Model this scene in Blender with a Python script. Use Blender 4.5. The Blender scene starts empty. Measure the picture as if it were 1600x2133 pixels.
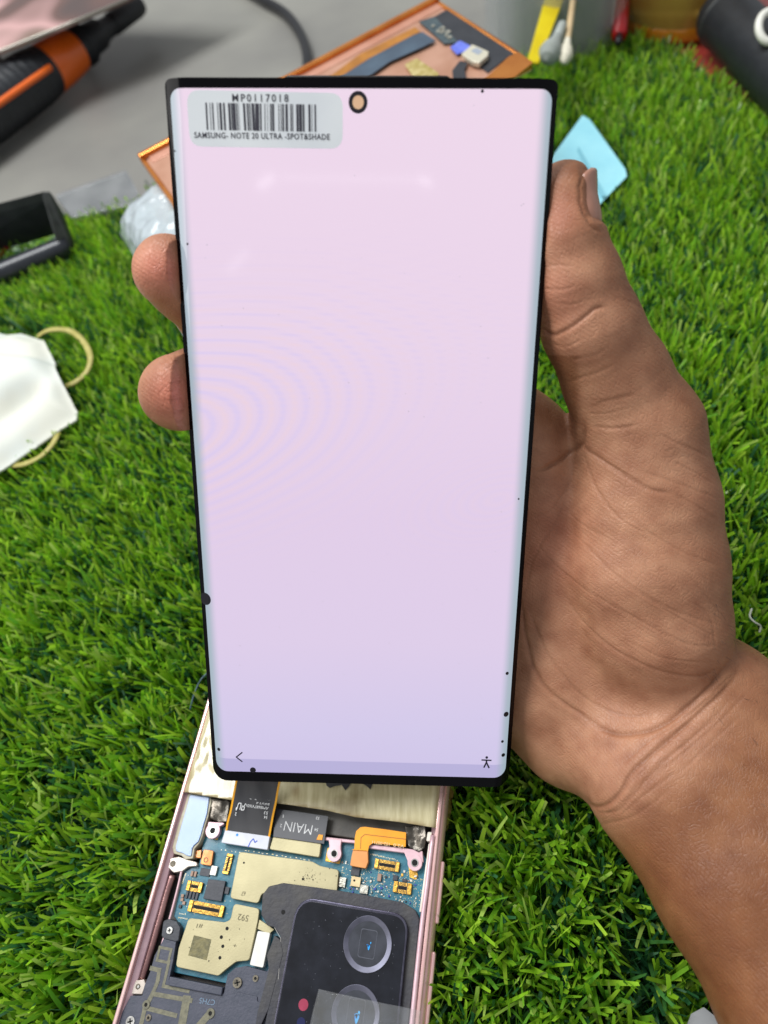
import bpy, bmesh, math, random
import numpy as np
random.seed(7); rng = np.random.default_rng(7)
sc = bpy.context.scene
COL = sc.collection
MM = 0.001

# ------------------------------------------------------------------ camera
F = 1440.0                                   # focal length in photo pixels (photo 1600 x 2133)
nd = np.array([(1040-800)/F, -(2010-1066.5)/F, 1.0]); nd /= np.linalg.norm(nd)   # straight down, seen from the camera
cam_h = 224.0                                # mm above the bench
wz_ = -nd
wx_ = np.array([1.0, 0, 0]) - nd[0]*nd; wx_ /= np.linalg.norm(wx_)
wy_ = np.cross(wx_, wz_)
RW = np.array([wx_, wy_, wz_])               # camera (right, up, forward) -> world
CAM = np.array([0, 0, cam_h])
c_right, c_up, c_fwd = RW @ np.array([1., 0, 0]), RW @ np.array([0, 1., 0]), RW @ np.array([0, 0, 1.])
def ray(px, py): return RW @ np.array([(px-800)/F, -(py-1066.5)/F, 1.0])
def Wd(px, py, d): return CAM + ray(px, py)*d
def Wz(px, py, z):
    r = ray(px, py); return CAM + r*(z-cam_h)/r[2]
def depth_z(px, py, z): return (z-cam_h)/ray(px, py)[2]
def Pz(pts, z): return np.array([Wz(x, y, z) for x, y in pts])
def Pp(pts, O, n): return np.array([CAM + ray(x, y)*(((O-CAM)@n)/(ray(x, y)@n)) for x, y in pts])
def toPx(P):
    q = (np.atleast_2d(P)-CAM) @ RW
    return np.stack([800+F*q[:, 0]/q[:, 2], 1066.5-F*q[:, 1]/q[:, 2], q[:, 2]], 1)

cd = bpy.data.cameras.new('camera'); cam = bpy.data.objects.new('camera', cd); COL.objects.link(cam)
from mathutils import Matrix, Vector
m = Matrix.Identity(4)
for i in range(3):
    m[i][0] = c_right[i]; m[i][1] = c_up[i]; m[i][2] = -c_fwd[i]; m[i][3] = CAM[i]*MM
cam.matrix_world = m
cd.sensor_fit = 'VERTICAL'; cd.sensor_height = 24.0; cd.sensor_width = 18.0
cd.lens = 24.0*F/2133.0
cd.clip_start = 0.005; cd.clip_end = 20
cd.dof.use_dof = True; cd.dof.focus_distance = 0.176; cd.dof.aperture_fstop = cd.lens/2.1  # iris of about 2 mm
sc.camera = cam
sc.render.resolution_x = 768; sc.render.resolution_y = 1024

# ------------------------------------------------------------------ light
w = bpy.data.worlds.new('World'); sc.world = w; w.use_nodes = True
w.node_tree.nodes['Background'].inputs[0].default_value = (0.93, 0.97, 1.0, 1)
w.node_tree.nodes['Background'].inputs[1].default_value = 0.46
def area(name, loc, target, sx, sy, power, col=(1, 1, 1)):
    ld = bpy.data.lights.new(name, 'AREA'); ld.shape = 'RECTANGLE'; ld.size = sx; ld.size_y = sy
    ld.energy = power; ld.color = col
    o = bpy.data.objects.new(name, ld); COL.objects.link(o); o.location = loc
    d = Vector(target)-Vector(loc); o.rotation_euler = d.to_track_quat('-Z', 'Y').to_euler()
    return o
area('ceiling_lamp', (-0.42, 0.50, 1.0), (0.0, 0.12, 0), 0.7, 0.4, 13.5, (0.97, 0.99, 1.0))
area('side_lamp', (-0.9, -0.1, 0.85), (0.0, 0.1, 0), 0.6, 0.5, 3.4, (1.0, 0.98, 0.95))
sc.view_settings.view_transform = 'Standard'; sc.view_settings.look = 'None'
sc.view_settings.exposure = 0.0; sc.view_settings.gamma = 1.0; sc.view_settings.use_curve_mapping = False
sc.render.engine = 'CYCLES'

# ------------------------------------------------------------------ helpers
def s2l(c):
    return tuple((v/255/12.92 if v/255 <= 0.04045 else ((v/255+0.055)/1.055)**2.4) for v in c)
def mat(name, c1, c2=None, rough=0.5, metal=0.0, nscale=300, bump=0.0, bscale=1500, spec=0.5, coat=0.0,
        trans=0.0, alpha=1.0, detail=4, stretch=None, lo=0.35, hi=0.65, aniso=None, rvar=0.0):
    """principled material; colours in sRGB 0-255; noise in metres^-1"""
    m_ = bpy.data.materials.new(name); m_.use_nodes = True; nt = m_.node_tree
    b = nt.nodes['Principled BSDF']; N = nt.nodes.new; L = nt.links.new
    b.inputs['Roughness'].default_value = rough; b.inputs['Metallic'].default_value = metal
    b.inputs['Specular IOR Level'].default_value = spec; b.inputs['Coat Weight'].default_value = coat
    b.inputs['Coat Roughness'].default_value = 0.06
    b.inputs['Transmission Weight'].default_value = trans; b.inputs['Alpha'].default_value = alpha
    tc = N('ShaderNodeTexCoord'); src = tc.outputs['Object']
    if stretch:
        mp = N('ShaderNodeMapping'); mp.inputs['Scale'].default_value = stretch; L(src, mp.inputs[0]); src = mp.outputs[0]
    c1l = (*s2l(c1), 1)
    if c2:
        n = N('ShaderNodeTexNoise'); n.inputs['Scale'].default_value = nscale; n.inputs['Detail'].default_value = detail
        L(src, n.inputs['Vector'])
        r = N('ShaderNodeValToRGB'); r.color_ramp.elements[0].position = lo; r.color_ramp.elements[1].position = hi
        r.color_ramp.elements[0].color = c1l; r.color_ramp.elements[1].color = (*s2l(c2), 1)
        L(n.outputs['Fac'], r.inputs[0]); L(r.outputs[0], b.inputs['Base Color'])
        if rvar:
            mr = N('ShaderNodeMapRange'); mr.inputs[3].default_value = rough-rvar; mr.inputs[4].default_value = rough+rvar
            L(n.outputs['Fac'], mr.inputs[0]); L(mr.outputs[0], b.inputs['Roughness'])
    else: b.inputs['Base Color'].default_value = c1l
    if bump:
        n2 = N('ShaderNodeTexNoise'); n2.inputs['Scale'].default_value = bscale; n2.inputs['Detail'].default_value = 5
        L(src, n2.inputs['Vector'])
        bp = N('ShaderNodeBump'); bp.inputs['Strength'].default_value = bump; bp.inputs['Distance'].default_value = 0.0005
        L(n2.outputs['Fac'], bp.inputs['Height']); L(bp.outputs[0], b.inputs['Normal'])
    return m_
def mesh(name, V, Fc, material, parent=None, smooth=False, bevel=0, origin=None, seg=2):
    V = np.asarray(V, float)*MM
    me = bpy.data.meshes.new(name)
    o = bpy.data.objects.new(name, me); COL.objects.link(o)
    off = np.zeros(3)
    if parent is not None:
        o.parent = parent; q = parent
        while q is not None: off = off+np.array(q.location); q = q.parent
    elif origin is not None:
        off = np.asarray(origin, float)*MM; o.location = off
    me.from_pydata((V-off).tolist(), [], [list(map(int, f)) for f in Fc]); me.update()
    if material: me.materials.append(material)
    bm = bmesh.new(); bm.from_mesh(me); bmesh.ops.recalc_face_normals(bm, faces=bm.faces); bm.to_mesh(me); bm.free()
    if smooth:
        me.polygons.foreach_set('use_smooth', [True]*len(me.polygons))
    if bevel:
        md = o.modifiers.new('bevel', 'BEVEL'); md.width = bevel*MM; md.segments = seg; md.limit_method = 'ANGLE'; md.angle_limit = math.radians(40)
        md.harden_normals = False
    return o
def tag(o, label=None, cat=None, group=None, kind=None):
    if label: o['label'] = label
    if cat: o['category'] = cat
    if group: o['group'] = group
    if kind: o['kind'] = kind
    return o
def thing(name, loc, label, cat, group=None):
    o = bpy.data.objects.new(name, None); COL.objects.link(o); o.location = np.asarray(loc, float)*MM
    o.empty_display_size = 0.01
    return tag(o, label, cat, group)
def rnd(P, r, seg=5):
    """round the corners of a planar 3D polygon"""
    P = np.asarray(P, float); n = len(P); out = []
    rr = r if hasattr(r, '__len__') else [r]*n
    for i in range(n):
        a, b, c = P[i-1], P[i], P[(i+1) % n]
        u = a-b; v = c-b; lu = np.linalg.norm(u); lv = np.linalg.norm(v); u = u/lu; v = v/lv
        ang = math.acos(max(-1, min(1, u@v)))
        if rr[i] <= 0 or ang > 3.1: out.append(b); continue
        t = min(rr[i]/math.tan(ang/2), lu*0.49, lv*0.49)
        p0, p1 = b+u*t, b+v*t
        for k in range(seg+1):
            s = k/seg; out.append((1-s)**2*p0+2*s*(1-s)*b+s*s*p1)
    return np.array(out)
def extr(name, top, off, material, parent=None, bevel=0, smooth=False, origin=None):
    top = np.asarray(top, float); n = len(top); off = np.asarray(off, float)
    V = np.vstack([top, top+off])
    Fc = [list(range(n)), list(range(2*n-1, n-1, -1))]+[[i, (i+1) % n, n+(i+1) % n, n+i] for i in range(n)]
    return mesh(name, V, Fc, material, parent, smooth, bevel, origin)
def pprism(name, px, z1, z0, material, parent=None, r=0, bevel=0.12, origin=None):
    P = Pz(px, z1)
    if r: P = rnd(P, r)
    return extr(name, P, (0, 0, z0-z1), material, parent, bevel, origin=origin)
def sweep(path, prof, closed=False, cap=True):
    """path (N,3), prof list of radii or a function giving (M,2) section"""
    path = np.asarray(path, float); N_ = len(path); V = []; Fc = []
    T = np.gradient(path, axis=0); T /= np.linalg.norm(T, axis=1)[:, None]+1e-12
    up = np.array([0, 0, 1.0]) if abs(T[0][2]) < 0.9 else np.array([1.0, 0, 0])
    A = np.cross(up, T[0]); A /= np.linalg.norm(A)
    M_ = None
    for i in range(N_):
        A = A-T[i]*(A@T[i]); A /= np.linalg.norm(A); B = np.cross(T[i], A)
        s = np.asarray(prof[i] if not callable(prof) else prof(i)); M_ = len(s)
        V += [path[i]+A*x+B*y for x, y in s]
    for i in range(N_-1+(1 if closed else 0)):
        for j in range(M_):
            a, b = i*M_, ((i+1) % N_)*M_; k = (j+1) % M_
            Fc.append([a+j, a+k, b+k, b+j])
    if cap and not closed: Fc += [list(range(M_))[::-1], [(N_-1)*M_+j for j in range(M_)]]
    return V, Fc
def circ(r, n=12, fy=1.0): return [(r*math.cos(2*math.pi*k/n), r*fy*math.sin(2*math.pi*k/n)) for k in range(n)]
def spline(P, n=8):
    P = np.asarray(P, float); Q = np.vstack([2*P[0]-P[1], P, 2*P[-1]-P[-2]]); out = []
    for i in range(1, len(Q)-2):
        for k in range(n):
            t = k/n
            out.append(0.5*((2*Q[i])+(-Q[i-1]+Q[i+1])*t+(2*Q[i-1]-5*Q[i]+4*Q[i+1]-Q[i+2])*t*t+(-Q[i-1]+3*Q[i]-3*Q[i+1]+Q[i+2])*t**3))
    out.append(P[-1]); return np.array(out)
def tube(name, path, r, material, parent=None, n=10, origin=None, rr=None, fy=1.0):
    V, Fc = sweep(path, [circ(r if rr is None else rr[i], n, fy) for i in range(len(path))])
    return mesh(name, V, Fc, material, parent, True, origin=origin)
def lathe(name, O, ax, prof, material, parent=None, n=40, smooth=True, bevel=0, origin=None):
    """prof: list of (radius, distance along ax); a closed profile ring if it returns to start"""
    O = np.asarray(O, float); ax = np.asarray(ax, float); ax /= np.linalg.norm(ax)
    u = np.cross(ax, [0, 0, 1.0]); u = np.array([1.0, 0, 0]) if np.linalg.norm(u) < 1e-3 else u
    u /= np.linalg.norm(u); v = np.cross(ax, u); V = []; Fc = []
    for r, t in prof:
        V += [O+ax*t+(u*math.cos(2*math.pi*k/n)+v*math.sin(2*math.pi*k/n))*r for k in range(n)]
    for i in range(len(prof)-1):
        for k in range(n):
            Fc.append([i*n+k, i*n+(k+1) % n, (i+1)*n+(k+1) % n, (i+1)*n+k])
    if prof[0] != prof[-1]:
        if prof[0][0] > 1e-6: Fc.append(list(range(n)))
        if prof[-1][0] > 1e-6: Fc.append([(len(prof)-1)*n+k for k in range(n)])
    o = mesh(name, V, Fc, material, parent, smooth, bevel, origin)
    if smooth:
        md = o.modifiers.new('es', 'EDGE_SPLIT'); md.split_angle = math.radians(35)
    return o
def text(name, s, p0, p1, hmm, nrm, material, parent, lift=0.06, offset=0.0, space=1.0):
    """flat lettering from p0 to p1, cap height hmm, on the plane facing nrm"""
    cu = bpy.data.curves.new('lettering', 'FONT'); cu.body = s; cu.offset = offset; cu.space_character = space
    cu.resolution_u = 3
    to = bpy.data.objects.new('lettering', cu); COL.objects.link(to)
    dg = bpy.context.evaluated_depsgraph_get(); me = bpy.data.meshes.new_from_object(to.evaluated_get(dg))
    V = np.array([v.co[:] for v in me.vertices]); Fc = [list(p.vertices) for p in me.polygons]
    bpy.data.objects.remove(to); bpy.data.curves.remove(cu); bpy.data.meshes.remove(me)
    nrm = np.asarray(nrm, float); d = np.asarray(p1)-np.asarray(p0); L_ = np.linalg.norm(d); d = d/L_
    up = np.cross(nrm, d)
    x = (V[:, 0]-V[:, 0].min())/(V[:, 0].max()-V[:, 0].min())*L_; y = V[:, 1]/0.72*hmm
    W_ = np.asarray(p0)+np.outer(x, d)+np.outer(y, up)+nrm*lift
    o = mesh(name, W_, Fc, material, parent)
    return o
Z = np.array([0, 0, 1.0])

# ------------------------------------------------------------------ setting: bench and mat
M_bench = mat('bench_laminate', (142, 140, 132), (118, 116, 112), rough=0.42, detail=9, nscale=7, bump=0.04, bscale=800)
tag(extr('workbench', np.array([(-1500, -600, 0), (1500, -600, 0), (1500, 2600, 0), (-1500, 2600, 0)]), (0, 0, -25), M_bench),
    'grey laminate workbench top', 'workbench', kind='structure')
MAT_PX = [(-260, 560), (0, 478), (290, 428), (700, 270), (1130, 128), (1292, 48), (1390, 118), (1510, 200), (1760, 330), (1900, 2250), (1500, 2140), (1380, 2200), (-600, 2900)]
MATP = Pz(MAT_PX, 10)[:, :2]
def inside(pts, poly):
    x, y = pts[:, 0], pts[:, 1]; r = np.zeros(len(pts), bool); n = len(poly); j = n-1
    for i in range(n):
        xi, yi = poly[i]; xj, yj = poly[j]
        c = ((yi > y) != (yj > y)) & (x < (xj-xi)*(y-yi)/(yj-yi+1e-12)+xi)
        r ^= c; j = i
    return r
M_back = mat('mat_backing', (24, 60, 26), (36, 80, 34), rough=0.9, nscale=600, bump=0.5)
P = np.hstack([MATP, np.full((len(MATP), 1), 2.0)])
tag(extr('turf_backing', P, (0, 0, -2), M_back), 'dark green backing of the artificial grass mat', 'mat', kind='structure')

# ------------------------------------------------------------------ display assembly held in the hand
DW, DH = 77.2, 164.8
def homog(src, dst):
    A = []
    for (x, y), (u, v) in zip(src, dst):
        A.append([x, y, 1, 0, 0, 0, -u*x, -u*y, -u]); A.append([0, 0, 0, x, y, 1, -v*x, -v*y, -v])
    return np.linalg.svd(np.array(A, float))[2][-1].reshape(3, 3)
H_ = homog([(0, 0), (DW, 0), (DW, DH), (0, DH)], [(a-800, b-1066.5) for a, b in [(343, 160), (1159, 171), (1058, 1637), (460, 1617)]])
M3 = np.diag([1/F, 1/F, 1]) @ H_; M3 /= (np.linalg.norm(M3[:, 0])+np.linalg.norm(M3[:, 1]))/2; M3 *= np.sign(M3[2, 2])
fl = np.array([1, -1, 1])
ex = RW @ (M3[:, 0]*fl); ey = RW @ (M3[:, 1]*fl); DO = CAM+RW @ (M3[:, 2]*fl)
ex /= np.linalg.norm(ex); ey -= ex*(ex@ey); ey /= np.linalg.norm(ey)
en = np.cross(ey, ex); en = en if en@(CAM-DO) > 0 else -en
def bend(u):
    e = 5.0; R = 9.0; t = max(0.0, e-u, u-(DW-e)); t = min(t, e)
    return -(R-math.sqrt(R*R-t*t))
# settle the pose so that the curved panel's four corners stand where they do in the photograph
_tgt = np.array([(343, 160), (1160, 171), (1056, 1637), (453, 1617)], float)
def _frame(p):
    wv_ = p[:3]; th = np.linalg.norm(wv_)+1e-12; k_ = wv_/th; Kx = np.array([[0, -k_[2], k_[1]], [k_[2], 0, -k_[0]], [-k_[1], k_[0], 0]])
    Rm = np.eye(3)+math.sin(th)*Kx+(1-math.cos(th))*Kx@Kx; return Rm@ex, Rm@ey, Rm@en, DO+p[3:]
def _res(p):
    a, b, c, o = _frame(p); P_ = [o+a*((u-DW/2)*1.022+DW/2)+b*v+c*bend(u) for u, v in ((0, 0), (DW, 0), (DW, DH), (0, DH))]
    return (toPx(P_)[:, :2]-_tgt).ravel()
_p = np.zeros(6)
for _ in range(12):
    J_ = np.array([(_res(_p+e_)-_res(_p))/1e-5 for e_ in np.eye(6)*1e-5]).T; _p = _p-np.linalg.lstsq(J_, _res(_p), rcond=None)[0]
print('corner residual px', np.round(_res(_p), 1)); ex, ey, en, DO = _frame(_p)
def D(u, v, h=0.0): return DO+ex*((u-DW/2)*1.022+DW/2)+ey*v+en*(h+bend(u))
def panel_rows(u0, u1, v0, v1, rt, rb, nu=34, nv=40):
    """(u grid rows) of a rounded rectangle"""
    vs = list(v0+rt*(1-np.cos(np.linspace(0, math.pi/2, 7))))+list(np.linspace(v0+rt, v1-rb, nv))[1:-1]+list(v1-rb*(1-np.cos(np.linspace(math.pi/2, 0, 8))))
    base = np.unique(np.concatenate([np.linspace(0, 7/DW, 12), np.linspace(7/DW, 1-7/DW, nu), np.linspace(1-7/DW, 1, 12)]))
    rows = []
    for v in vs:
        ins = 0
        if v < v0+rt: ins = rt-math.sqrt(max(0, rt*rt-(v0+rt-v)**2))
        if v > v1-rb: ins = rb-math.sqrt(max(0, rb*rb-(v-(v1-rb))**2))
        rows.append([(u0+ins+(u1-u0-2*ins)*b, v) for b in base])
    return rows
dsp = thing('phone_display', D(DW/2, DH, 0), 'lit pink white phone display with black bezel and barcode sticker held upright in the hand', 'phone display')
M_glass = mat('black_bezel_glass', (4, 3, 7), rough=0.10, spec=0.14, coat=0.0)
M_side = mat('black_side', (14, 13, 17), (22, 21, 26), rough=0.32, nscale=500)
rows = panel_rows(0, DW, 0, DH, 1.2, 3.3)
nu_, nv_ = len(rows[0]), len(rows)
V = [D(u, v, 0) for r in rows for u, v in r]+[D(min(max(u, 0.5), DW-0.5), v, -1.3) for r in rows for u, v in r]
Fc = []; K = nu_*nv_
for i in range(nv_-1):
    for j in range(nu_-1):
        a = i*nu_+j; Fc.append([a, a+1, a+nu_+1, a+nu_]); Fc.append([K+a, K+a+nu_, K+a+nu_+1, K+a+1])
    Fc.append([i*nu_, (i+1)*nu_, K+(i+1)*nu_, K+i*nu_]); a = i*nu_+nu_-1; Fc.append([a, K+a, K+a+nu_, a+nu_])
for j in range(nu_-1):
    Fc.append([j, K+j, K+j+1, j+1]); a = (nv_-1)*nu_+j; Fc.append([a, a+1, K+a+1, K+a])
bez = mesh('bezel', V, Fc, M_glass, dsp, True)
md = bez.modifiers.new('es', 'EDGE_SPLIT'); md.split_angle = math.radians(50)
# screen: gives off its own light
def screen_mat():
    m_ = bpy.data.materials.new('lit_screen'); m_.use_nodes = True; nt = m_.node_tree; N = nt.nodes.new; L = nt.links.new
    b = nt.nodes['Principled BSDF']; b.inputs['Base Color'].default_value = (0.01, 0.01, 0.012, 1)
    b.inputs['Roughness'].default_value = 0.07; b.inputs['Specular IOR Level'].default_value = 0.5
    uv = N('ShaderNodeUVMap'); uv.uv_map = 'screen'; sp = N('ShaderNodeSeparateXYZ'); L(uv.outputs[0], sp.inputs[0])
    g = N('ShaderNodeValToRGB'); cr = g.color_ramp; L(sp.outputs[1], g.inputs[0])
    cr.elements[0].position = 0; cr.elements[0].color = (*s2l((240, 217, 236)), 1)
    cr.elements[1].position = 1; cr.elements[1].color = (*s2l((206, 196, 232)), 1)
    for p_, c_ in ((0.3, (235, 213, 235)), (0.55, (227, 206, 233)), (0.75, (223, 206, 234)), (0.9, (212, 202, 235))):
        e = cr.elements.new(p_); e.color = (*s2l(c_), 1)
    def math_(op, a, b_=None, c_=None):
        n = N('ShaderNodeMath'); n.operation = op
        for k, q in enumerate((a, b_, c_)):
            if q is None: continue
            if hasattr(q, 'name') or hasattr(q, 'is_linked'): L(q, n.inputs[k])
            else: n.inputs[k].default_value = q
        return n.outputs[0]
    # interference bands: arcs around two foci, u,v in mm
    um = math_('MULTIPLY', sp.outputs[0], DW); vm = math_('MULTIPLY', sp.outputs[1], DH)
    nz = N('ShaderNodeTexNoise'); nz.inputs['Scale'].default_value = 2.2; nz.inputs['Detail'].default_value = 1; L(uv.outputs[0], nz.inputs['Vector'])
    def rings(cx, cy, sx, sy, k, lo, hi):
        dx0 = math_('SUBTRACT', um, cx); dx = math_('MULTIPLY', dx0, sx); dy = math_('MULTIPLY', math_('ADD', math_('SUBTRACT', vm, cy), math_('MULTIPLY', dx0, 0.22)), sy)
        r = math_('SQRT', math_('ADD', math_('MULTIPLY', dx, dx), math_('MULTIPLY', dy, dy)))
        ph = math_('MULTIPLY_ADD', math_('POWER', r, 1.12), k, math_('MULTIPLY', nz.outputs['Fac'], 8))
        s = math_('SINE', ph)
        mr = N('ShaderNodeMapRange'); mr.inputs[1].default_value = lo; mr.inputs[2].default_value = hi; mr.inputs[3].default_value = 1; mr.inputs[4].default_value = 0
        mr.interpolation_type = 'SMOOTHSTEP'; L(r, mr.inputs[0])
        return s, mr.outputs[0]
    s1, m1 = rings(-7, 72, 0.5, 1.0, 1.6, 6, 48)
    s2, m2 = rings(70, 86, 0.7, 1.3, 2.2, 2, 34)
    s1 = math_('MULTIPLY', s1, m1); s2 = math_('MULTIPLY', math_('MULTIPLY', s2, m2), 0.45)
    s3 = math_('SINE', math_('MULTIPLY_ADD', vm, 4.4, math_('MULTIPLY', nz.outputs['Fac'], 14)))
    mh = N('ShaderNodeMapRange'); mh.inputs[1].default_value = 0; mh.inputs[2].default_value = 26; mh.inputs[3].default_value = .3; mh.inputs[4].default_value = 0; L(math_('ABSOLUTE', math_('SUBTRACT', vm, 48)), mh.inputs[0])
    s = math_('ADD', math_('ADD', s1, s2), math_('MULTIPLY', s3, mh.outputs[0])); h = math_('MULTIPLY_ADD', s, 0.5, 0.5)
    band = N('ShaderNodeMix'); band.data_type = 'RGBA'; L(h, band.inputs[0])
    band.inputs[6].default_value = (*s2l((206, 198, 250)), 1); band.inputs[7].default_value = (*s2l((244, 212, 212)), 1)
    am = math_('MULTIPLY', math_('ABSOLUTE', s), 0.33)
    mx = N('ShaderNodeMix'); mx.data_type = 'RGBA'; L(am, mx.inputs[0]); L(g.outputs[0], mx.inputs[6]); L(band.outputs[2], mx.inputs[7])
    # navigation strip
    nav = N('ShaderNodeMapRange'); nav.inputs[1].default_value = 0.9575; nav.inputs[2].default_value = 0.9585; L(sp.outputs[1], nav.inputs[0])
    mx2 = N('ShaderNodeMix'); mx2.data_type = 'RGBA'; L(math_('MULTIPLY', nav.outputs[0], 0.75), mx2.inputs[0]); L(mx.outputs[2], mx2.inputs[6]); mx2.inputs[7].default_value = (*s2l((176, 170, 214)), 1)
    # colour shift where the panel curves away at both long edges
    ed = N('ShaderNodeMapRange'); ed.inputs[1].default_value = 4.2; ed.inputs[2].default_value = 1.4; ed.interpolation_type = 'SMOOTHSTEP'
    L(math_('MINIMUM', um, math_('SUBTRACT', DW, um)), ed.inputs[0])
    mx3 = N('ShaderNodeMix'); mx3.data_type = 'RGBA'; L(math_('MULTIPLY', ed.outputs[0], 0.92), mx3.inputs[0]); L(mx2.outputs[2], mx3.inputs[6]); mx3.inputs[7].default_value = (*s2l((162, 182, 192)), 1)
    # faint dust / pixel noise
    n3 = N('ShaderNodeTexNoise'); n3.inputs['Scale'].default_value = 900; L(uv.outputs[0], n3.inputs['Vector'])
    st = math_('MULTIPLY_ADD', n3.outputs['Fac'], 0.05, 0.94)
    L(mx3.outputs[2], b.inputs['Emission Color']); L(st, b.inputs['Emission Strength'])
    return m_
rows = panel_rows(1.15, DW-1.15, 1.9, DH-3.0, 2.0, 2.8)
V = [D(u, v, 0.07) for r in rows for u, v in r]; UV = [(u/DW, v/DH) for r in rows for u, v in r]
nu_, nv_ = len(rows[0]), len(rows)
Fc = [[i*nu_+j, i*nu_+j+1, (i+1)*nu_+j+1, (i+1)*nu_+j] for i in range(nv_-1) for j in range(nu_-1)]
scr = mesh('screen', V, Fc, screen_mat(), dsp, True)
ul = scr.data.uv_layers.new(name='screen')
for l in scr.data.loops: ul.data[l.index].uv = UV[l.vertex_index]
M_ink = mat('dark_ink', (40, 34, 58), rough=0.6); M_blk = mat('spot_black', (12, 6, 22), rough=0.4)
def Dp(pts, lift=0.1):
    return Pp(pts, DO+en*lift, en)
def ring_pts(c, ru, rv, n=24): return [c+ex*ru*math.cos(2*math.pi*k/n)+ey*rv*math.sin(2*math.pi*k/n) for k in range(n)]
hc = Dp([(746, 213)])[0]
ho = mesh('camera_hole', np.vstack([ring_pts(hc, 1.9, 2.02, 36), ring_pts(hc, 1.14, 1.24, 36)]), [[i, (i+1) % 36, 36+(i+1) % 36, 36+i] for i in range(36)], M_blk, dsp)
extr('hole_backing', ring_pts(hc-en*0.02, 1.15, 1.25, 36), -en*0.02, mat('peach_backing', (236, 190, 150), rough=0.6), ho)
for (x, y, r) in [(1005, 190, 2.6), (390, 508, 2.0), (455, 1563, 3.2), (527, 1604, 5.6), (1057, 1404, 3.2), (1055, 1490, 5), (1047, 1546, 2.6), (1049, 1575, 3.6), (1081, 1040, 1.8), (362, 313, 1.6), (426, 1250, 12)]:
    c = Dp([(x, y)])[0]; u_ = (c-DO)@ex; v_ = (c-DO)@ey
    u_ = (u_-DW/2)/1.022+DW/2; c = D(min(max(u_, 0.3), DW-0.3), v_, 0.14); rr = r*1.15*np.linalg.norm(c-CAM)/F/1.15
    uc, vc = min(max(u_, 0.3), DW-0.3), v_
    extr('dark_spot', [D(min(max(uc+rr*math.cos(t), .02), DW-.02), vc+rr*1.1*math.sin(t), .16) for t in np.linspace(0, 2*math.pi, 18, endpoint=False)], -en*0.05, M_blk, dsp)
# navigation icons
def strokes(name, segs, wpx, material, parent, conv, nrm, th=0.04):
    V = []; Fc = []
    for a, b in segs:
        A, B = conv([a, b]); d = B-A; d /= np.linalg.norm(d); s = np.cross(nrm, d)*wpx*0.5*np.linalg.norm(A-CAM)/F
        k = len(V); V += [A-s, A+s, B+s, B-s]; Fc.append([k, k+1, k+2, k+3])
    return mesh(name, V, Fc, material, parent)
cv = lambda p: Dp(p, 0.12)
strokes('back_icon', [((505, 1567), (492, 1577.3)), ((492, 1576.7), (505, 1587))], 2.6, M_ink, dsp, cv, en)
ic = strokes('accessibility_icon', [((1003, 1583), (1024, 1584)), ((1013.6, 1583), (1013.4, 1590)), ((1013.4, 1588), (1008, 1599)), ((1013.4, 1588), (1019, 1600))], 3.2, M_ink, dsp, cv, en)
extr('icon_head', ring_pts(Dp([(1014, 1578)], 0.13)[0], 0.36, 0.4, 12), -en*0.03, M_ink, ic)
# barcode sticker
stk = extr('barcode_sticker', rnd(Dp([(388, 187), (714, 194), (714, 310), (396, 305)], 0.25), 2.6), -en*0.12, mat('sticker_paper', (232, 235, 237), (222, 226, 230), rough=0.45, nscale=60), dsp)
cv2 = lambda p: Dp(p, 0.30)
bars = [(347, 358), (378, 382), (395, 404), (433, 438), (449, 465), (477, 490), (514, 530), (536, 546), (548, 568), (574, 582), (590, 593), (625, 640), (652, 662), (667, 671), (676, 680), (688, 708), (716, 745), (752, 762), (785, 790), (806, 809), (826, 832), (836, 841), (845, 856), (888, 893), (905, 910), (917, 928), (940, 957), (976, 984), (990, 996), (1020, 1036), (1040, 1062), (1068, 1080), (1110, 1125), (1135, 1138), (1155, 1166)]
V = []; Fc = []
for a, b in bars:
    q = lambda X, Y: (330+X/3.556, 150+Y/3.556)
    ya, yb = 226+(a-347)*0.018, 428+(a-347)*0.018; k = len(V)
    V += list(cv2([q(a, ya), q(b, ya), q(b+(11 if a < 700 else 3), yb), q(a+(11 if a < 700 else 3), yb)])); Fc.append([k, k+1, k+2, k+3])
M_print = mat('sticker_print', (52, 50, 62), rough=0.6)
mesh('barcode', V, Fc, M_print, stk)
a, b = cv2([(484, 211), (601, 212)]); text('printed_number', 'MP0117018', a, b, 1.35, en, M_print, stk, 0.01, 0.01, 1.35)
a, b = cv2([(405, 287), (687, 291)]); text('printed_line', 'SAMSUNG- NOTE 20 ULTRA -SPOT&SHADE', a, b, 1.08, en, M_print, stk, 0.01, 0.012, 1.1)
V = []; Fc = []; dr = np.random.default_rng(9)
for i in range(70):
    c = D(dr.uniform(4, DW-4), dr.uniform(4, DH-10), .12); r_ = dr.uniform(.05, .13); a_ = dr.uniform(0, 3); k = len(V)
    V += [c+ex*r_*math.cos(a_+t)*dr.uniform(.6, 1.6)+ey*r_*math.sin(a_+t) for t in (0, 1.3, 2.7, 4.2, 5.3)]; Fc.append([k, k+1, k+2, k+3, k+4])
du_ = mesh('dust_specks', V, Fc, mat('dust', (206, 196, 208), rough=.9), dsp); du_['kind'] = 'stuff'
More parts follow.
